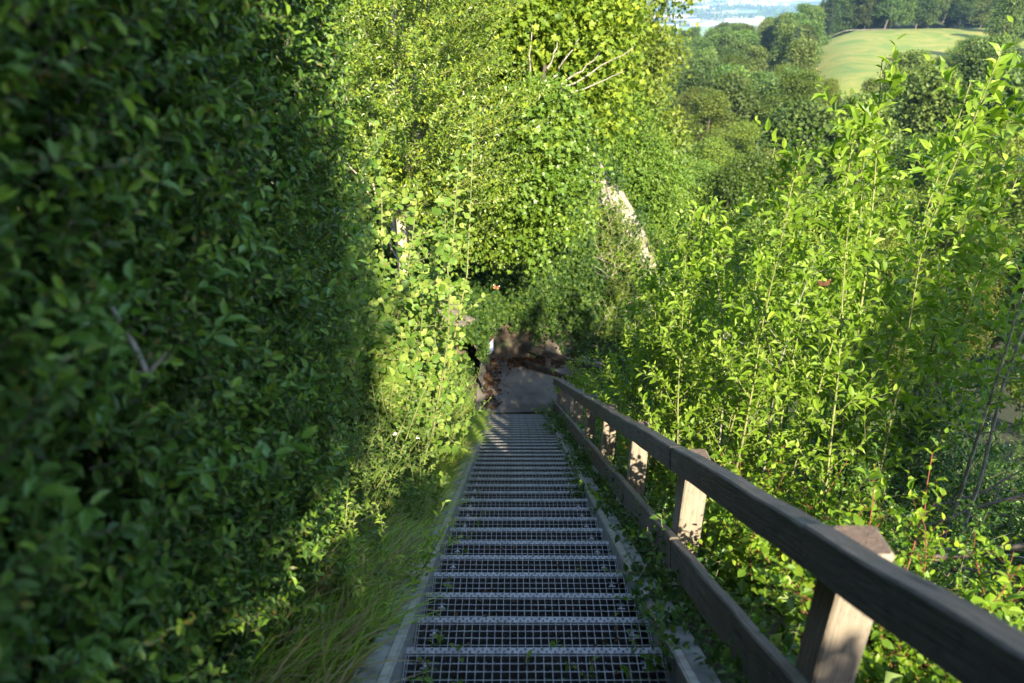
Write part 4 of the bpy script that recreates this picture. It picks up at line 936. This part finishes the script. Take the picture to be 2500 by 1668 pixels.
# lower shrubs left of centre under the trees
bl = blobs_px([(1150, 420, 11.5, .9, .8), (1040, 480, 11.0, .8, .6), (1180, 560, 12.5, .7, .5), (1090, 560, 11.5, .7, .5), (900, 250, 11.5, 1.0, 1.2), (1080, 250, 12.5, 1.1, 1.1), (930, 40, 12, 1.2, 1.2), (1120, 120, 12.8, 1.0, .9)])
P = W(960, 640, 11.5); near_tree('elder_tree', 'leafy tree with fine light leaves filling the gap between holly and ivy-clad trunk', (P[0], P[1], float(H(P[0], P[1])) - .1), W(1050, 60, 12.5), bl, 950, 24, .17, .07, .55, T_DIAMOND, .10, 40, M_PALETWIG, M_HOLLY, .5, .2, .75)
# hornbeam right of the maple
bl = blobs_px([(1470, 290, 21, 1.2, 1.1), (1530, 350, 21, 1.1, 1.0), (1480, 380, 21, 1.0, .9), (1580, 430, 21, 1.0, .9), (1530, 480, 21.5, .9, .8), (1540, 250, 22, .7, .7), (1500, 190, 22, .7, .7), (1590, 520, 22, 1.0, .8), (1440, 200, 22, 1.1, 1.0), (1620, 440, 23, .8, .7), (1580, 380, 22.5, .7, .6)])
P = W(1540, 560, 21.5); near_tree('hornbeam_tree', 'tall hornbeam with drooping leafy sprays right of the spur', (P[0], P[1], float(H(P[0], P[1])) - .1), W(1530, 180, 21.5), bl, 2600, 20, .22, .10, .6, T_DIAMOND, .16, 60, M_BARK, M_FORL, .4, .5, .8, .5)

# ------------------------------------------------------------------ forest
def deciduous(h=16, r=5.0, seed=0, nb=18, n_cl=850, per=13, leaf=.42, cs=.55, trunk_lo=.25, slim=1.0):
    bl = []
    for k in range(nb):
        t = (k + .5) / nb; zz = h * (trunk_lo + (1 - trunk_lo) * t); rad = r * slim * math.sin(math.pi * min(.96, .22 + .72 * t)) ** .8 * rng.uniform(.75, 1.15)
        a = k * 2.4 + rng.uniform(-.4, .4); q = rad * rng.uniform(.35, .75); s = rng.uniform(.28, .45) * r * slim
        bl.append((q * math.cos(a), q * math.sin(a), min(zz, h - s * .6), s, s, s * .75))
    gl = G(); crown(gl, bl, n_cl, per, cs, leaf, .75, T_DIAMOND, .55, .45, .15, .8)
    gs = G(); limbs(gs, (0, 0, -.6), (rng.normal() * .4, rng.normal() * .4, h * .85), bl, h * .018, 14, 5)
    return gs, gl
def conifer(h=19, r=3.0):
    gs, gl = G(), G(); tube(gs, np.array([[0, 0, -.5], [0, 0, h * .5], [0, 0, h]]), [h * .014, h * .009, .03], 6)
    P, D, N = [], [], []
    for k in range(46):
        z = h * (.10 + .9 * k / 46); rr = r * (1 - (z / h)) ** .8 + .25
        for j_ in range(9):
            a = rng.uniform(0, 6.28); m_ = max(int(rr * 6), 3); q = np.linspace(.15, 1, m_) * rr * rng.uniform(.75, 1.1)
            P.append(np.stack([q * math.cos(a), q * math.sin(a), z - q * .32 + .05 * q ** 2], -1) + rng.normal(size=(m_, 3)) * .12)
            D.append(np.tile([math.cos(a), math.sin(a), -.5], (m_, 1))); N.append(np.tile([math.cos(a) * .3, math.sin(a) * .3, 1.], (m_, 1)))
    P, D, N = map(np.concatenate, (P, D, N)); n = len(P)
    leaves(gl, P, unit(D + rng.normal(size=(n, 3)) * .35), unit(N + rng.normal(size=(n, 3)) * .3), .62 * rng.uniform(.6, 1.2, n), .5, T_DIAMOND); return gs, gl
def fine(h, r, leaf, **k): return deciduous(h, r, nb=20, n_cl=1500, per=20, leaf=leaf, cs=.34, **k)
kinds = []
for i in range(5): kinds.append(('broadleaf_tree', deciduous(16, 4.6, slim=rng.uniform(.85, 1.1)), M_FOR, 16))
for i in range(2): kinds.append(('spruce_tree', conifer(19, 3.0), M_CON, 19))
for i in range(4): kinds.append(('beech_tree', fine(14, 4.0, .20, trunk_lo=.15), M_FORL, 14))
first = {}
fcount = 0
def forest_tree(kind, x, y, h, label, group, sx=1.0):
    global fcount
    nm_, (gs, gl), mat, h0 = kinds[kind]; s = h / h0; loc = (x, y, float(H(x, y)) - .2)
    if kind not in first:
        o = empty(nm_, loc); gs.build('trunk', M_BARKD, o); gl.build('crown', mat, o); first[kind] = o
    else: o = copy_tree(first[kind]); o.location = loc
    o.rotation_euler = (0, 0, rng.uniform(0, 6.3)); o.scale = (s * sx, s * sx, s); tag(o, label, 'tree', group); fcount += 1
    for c in o.children: c.color = (1, 1, 1, 1)
    return o
PL = []
def scatter(n, fx, mind, tries=6000):
    out = []
    for _ in range(tries):
        x, y = fx()
        if all((x - a) ** 2 + (y - b_) ** 2 > mind * mind for a, b_ in PL): PL.append((x, y)); out.append((x, y))
        if len(out) >= n: break
    return out
def wedge(y0, y1, r0, r1):
    def f():
        y = math.sqrt(rng.uniform(y0 * y0, y1 * y1)); return y * rng.uniform(r0, r1), y
    return f
for x, y in scatter(24, wedge(24, 58, .10, .95), 5.0): forest_tree(7 + rng.integers(4), x, y, rng.uniform(8, 12) if y < 40 else rng.uniform(10, 14), 'leafy beech in the near woodland just behind the saplings', 'beeches of the near woodland', rng.uniform(.8, 1.05))
for x, y in scatter(85, wedge(58, 175, .08, .72), 6.0): forest_tree(int(rng.choice([7, 8, 9, 10, 0, 1, 2])), x, y, rng.uniform(12, 17) * (.72 if .37 < x / y < .5 and y > 90 else 1), 'tree in the woodland between the saplings and the meadow', 'trees of the middle woodland')
for x, y in scatter(120, wedge(170, 400, .03, .375), 6.3): forest_tree(int(rng.choice([0, 1, 2, 3, 4, 0, 1, 2, 5, 6])), x, y, np.interp(x / y, [.2, .34], [rng.uniform(12, 16), rng.uniform(17, 22)]), 'tree on the wooded ridge left of the meadow', 'trees on the ridge left of the meadow')
for x, y in scatter(150, wedge(345, 470, .31, .85), 6.2): forest_tree(int(rng.choice([0, 1, 2, 3, 4, 5])), x, y, rng.uniform(17, 24) if x / y > .38 else rng.uniform(11, 15), 'tall tree in the wood above the meadow', 'trees above the meadow')
for x, y in scatter(22, wedge(165, 330, .60, .80), 7): forest_tree(int(rng.choice([0, 1, 2, 3])), x, y, rng.uniform(15, 20), 'dark tree right of the meadow', 'trees right of the meadow')
# far wood over the ridges and in the valley as one mass
n = 26000; y = 420 + 780 * rng.random(n) ** .8; r_ = rng.uniform(-.1, .95, n); x = y * r_
gz = H(x, y); g = G(); P = np.stack([x, y, gz + rng.uniform(3, 17, n)], -1)
leaves(g, P, rand_dirs(n), unit(rand_dirs(n) * .6 + [0, -.4, .8]), 5.0 * rng.uniform(.6, 1.3, n), .8, T_DIAMOND)
def valley_wood(n, x0, x1, y0, y1, s=9):
    x = rng.uniform(x0, x1, n); y = rng.uniform(y0, y1, n); k = wob(x, y, .009) > -.25; x, y = x[k], y[k]; m_ = len(x)
    leaves(g, np.stack([x, y, H(x, y) + rng.uniform(2, 12, m_)], -1), rand_dirs(m_), unit(rand_dirs(m_) * .6 + [0, -.3, .8]), s * rng.uniform(.6, 1.4, m_), .8, T_DIAMOND)
valley_wood(5000, 300, 900, 1500, 2500); valley_wood(6000, 900, 2300, 3700, 5200, 11); valley_wood(3000, 500, 1500, 4300, 6000, 12)
tag(g.build('distant_forest', M_FOR), kind='stuff')

# ------------------------------------------------------------------ meadow track, valley roads and town
def ribbon(name, pts, wdt, mat, dz=.15):
    P = np.array(pts, float); T_ = np.linspace(0, len(P) - 1, len(P) * 12); x = np.interp(T_, range(len(P)), P[:, 0]); y = np.interp(T_, range(len(P)), P[:, 1])
    d = unit(np.stack([np.gradient(x), np.gradient(y)], -1)); nx, ny = -d[:, 1], d[:, 0]; V = []
    for s in (-1, 1): V.append(np.stack([x + s * wdt / 2 * nx, y + s * wdt / 2 * ny, H(x + s * wdt / 2 * nx, y + s * wdt / 2 * ny) + dz], -1))
    V = np.stack(V, 1).reshape(-1, 3); i = np.arange(len(x) - 1)[:, None] * 2
    g = G(); g.add(V, np.concatenate([i, i + 1, i + 3, i + 2], 1)); tag(g.build(name, mat), kind='structure')
M_TRACK = plain('pale track', (.28, .25, .18), .95, 0, .2, .5, 0); M_ROAD = plain('pale road', (.25, .25, .24), .9, 0, .1, .1, 0)
ribbon('meadow_track', [(95, 338), (118, 336), (140, 338), (165, 342)], 2.2, M_TRACK, .12)
def vp(px, py, zz=-231):
    a = (px - 1255) / 1800; bb = -(py - 834) / 1800; d = zz / (-sp_ + bb * cp); return (d * a, d * (cp + bb * sp_))
ribbon('road', [vp(1560, 66), vp(1640, 62), vp(1720, 50), vp(1775, 36), vp(1805, 18), vp(1835, 4)], 34, M_ROAD, 1.5)
ribbon('road', [vp(1790, 12), vp(1850, 10), vp(1930, 16)], 30, M_ROAD, 1.5)
M_WALLW = plain('white render', (.42, .42, .41), .8, 0, .06, .2, 0); M_ROOFR = plain('roof tile', (.30, .16, .11), .8, 0, .2, .2, 0); M_ROOFG = plain('grey flat roof', (.26, .27, .28), .7, 0, .1, .1, 0)
M_WIN = plain('window glass', (.04, .05, .06), .2, 0, .1, 1, 0)
def house_proto(w_, d_, h_, gable=True):
    o = empty('house' if gable else 'factory_building', (0, 0, 0)); g = G(); box(g, -w_ / 2, w_ / 2, -d_ / 2, d_ / 2, -3, h_)
    g.build('wall', M_WALLW, o); g = G()
    if gable:
        V = np.array([[-w_ / 2 - .6, -d_ / 2 - .6, h_], [w_ / 2 + .6, -d_ / 2 - .6, h_], [w_ / 2 + .6, d_ / 2 + .6, h_], [-w_ / 2 - .6, d_ / 2 + .6, h_], [-w_ / 2 - .6, 0, h_ + d_ * .35], [w_ / 2 + .6, 0, h_ + d_ * .35]])
        g.add(V, [np.array([[0, 1, 5, 4], [2, 3, 4, 5], [0, 3, 2, 1]]), np.array([[0, 4, 3], [1, 2, 5]])])
    else: box(g, -w_ / 2 - .5, w_ / 2 + .5, -d_ / 2 - .5, d_ / 2 + .5, h_ + .003, h_ + .8)
    g.build('roof', M_ROOFR if gable else M_ROOFG, o)
    if gable:
        for i in range(3): g = G(); xx = -w_ / 2 + w_ * (i + .5) / 3; box(g, xx - 1.3, xx + 1.3, -d_ / 2 - .05, -d_ / 2 - .002, h_ * .55, h_ * .55 + 1.6); g.build('window', M_WIN, o)
    else:
        for zz in (2, h_ - 4): g = G(); box(g, -w_ * .46, w_ * .46, -d_ / 2 - .05, -d_ / 2 - .002, zz, zz + 1.8); g.build('window', M_WIN, o)
    return o
hp = [house_proto(14, 11, 7), house_proto(24, 12, 10), house_proto(70, 34, 11, False), house_proto(46, 22, 15, False)]
used = set(); 
def put_house(k, px, py, lab, grp, rz):
    x, y = vp(px, py); o = hp[k] if k not in used else copy_tree(hp[k]); used.add(k)
    o.location = (x, y, float(H(x, y))); o.rotation_euler = (0, 0, rz); tag(o, lab, 'house' if k < 2 else 'factory', grp)
for i in range(20):      # white sheds along the river road
    px = rng.uniform(1590, 1865); py = 73 - (px - 1560) * .075 + rng.normal() * 2.2 + (3 if px < 1700 else 0); put_house(2 + i % 2, px, py, 'white flat-roofed works building beside the valley road', 'works buildings in the valley', rng.uniform(-.3, .1))
for (px, py, k) in ((1722, 18, 3), (1738, 16, 3), (1712, 20, 2), (1728, 24, 2), (1690, 21, 2)): put_house(k, px, py, 'large white office block between the fields and the town', 'white blocks by the fields', .1)
for i in range(150):
    c = rng.integers(5); cx_, cy_, sx_, sy_ = ((1600, 7, 30, 4), (1680, 4, 26, 3), (1800, 6, 24, 4), (1860, 12, 26, 3), (1545, 12, 14, 8))[c]
    put_house(int(rng.random() < .4), cx_ + rng.normal() * sx_, max(cy_ + rng.normal() * sy_, -6), 'small pale house in the distant town', 'houses of the distant town', rng.uniform(-.6, .6))

# ------------------------------------------------------------------ haze
g = G(); box(g, -17000, 17000, -4100, 26500, -260, 900)
m, nt, N, Lk = newmat('haze'); v = N.new('ShaderNodeVolumePrincipled'); v.inputs['Color'].default_value = (.36, .58, 1.0, 1); v.inputs['Density'].default_value = 0.95e-4; v.inputs['Anisotropy'].default_value = .0
o = N.new('ShaderNodeOutputMaterial'); Lk.new(v.outputs[0], o.inputs['Volume']); HZ = g.build('haze', m); tag(HZ, kind='stuff')

# ------------------------------------------------------------------ a label of its own for every look-alike, by its row and place in the row
ORD = 'first second third fourth fifth sixth seventh eighth ninth tenth'.split() + ['eleventh', 'twelfth', 'thirteenth', 'fourteenth', 'fifteenth', 'sixteenth', 'seventeenth', 'eighteenth', 'nineteenth', 'twentieth']
def ordw(i):
    if i < 20: return ORD[i]
    t = {2: 'twenty', 3: 'thirty', 4: 'forty', 5: 'fifty', 6: 'sixty', 7: 'seventy', 8: 'eighty', 9: 'ninety'}[(i + 1) // 10] ; u = (i + 1) % 10
    return t + '-' + ORD[u - 1] if u else t[:-1] + 'ieth'
def rows(group, base, nrow, where, side=False):
    """side: things strung out along the stairs are counted from the top of the stairs down"""
    ob = [o for o in COL.objects if o.get('group') == group]
    if side:
        ob.sort(key=lambda o: o.location.y)
        for i, o in enumerate(ob): o['label'] = f'{base}, {ordw(i)} {where}'
        return
    ob.sort(key=lambda o: o.location.y); k = math.ceil(len(ob) / nrow)
    for r in range(nrow):
        row = sorted(ob[r * k:(r + 1) * k], key=lambda o: o.location.x / o.location.y)
        for i, o in enumerate(row): o['label'] = f'{base}, {ordw(r)} row {where}, {ordw(i)} from left'
rows('dogwood bushes along the fence', 'bright dogwood bush outside the fence', 1, 'counted down the stairs', True)
rows('weeds over the right kerb', 'low trailing weed over the right kerb', 1, 'counted down the stairs', True)
rows('weeds growing through the treads', 'small weed growing up through the grating treads', 1, 'counted down the stairs', True)
rows('low weeds on the left bank', 'low weed in the grass beside the left kerb', 1, 'counted down the stairs', True)
rows('leafy bushes on the left bank', 'tangled leafy bush on the bank behind the hazel', 1, 'counted down the stairs', True)
rows('willow saplings right of the fence', 'upright willow sapling', 5, 'behind the fence')
rows('shrubs of the thicket right of the fence', 'dark thicket shrub', 8, 'behind the fence')
rows('bushes on the rocky spur', 'small bush on the rocky spur', 5, 'above the landing')
rows('dead branches in the thicket', 'bare dead branch by the near fence post', 3, 'back')
rows('beeches of the near woodland', 'leafy near woodland tree', 3, 'behind the saplings')
rows('trees of the middle woodland', 'middle woodland tree', 7, 'towards the meadow')
rows('trees on the ridge left of the meadow', 'wooded ridge tree left of the meadow', 8, 'back')
rows('trees above the meadow', 'tall tree behind the meadow', 6, 'back')
rows('trees right of the meadow', 'dark tree right of the meadow', 3, 'back')
rows('works buildings in the valley', 'white flat-roofed works building by the valley road', 3, 'back')
rows('white blocks by the fields', 'large white block at the edge of town fields', 2, 'back')
rows('houses of the distant town', 'small pale distant town house', 8, 'back')
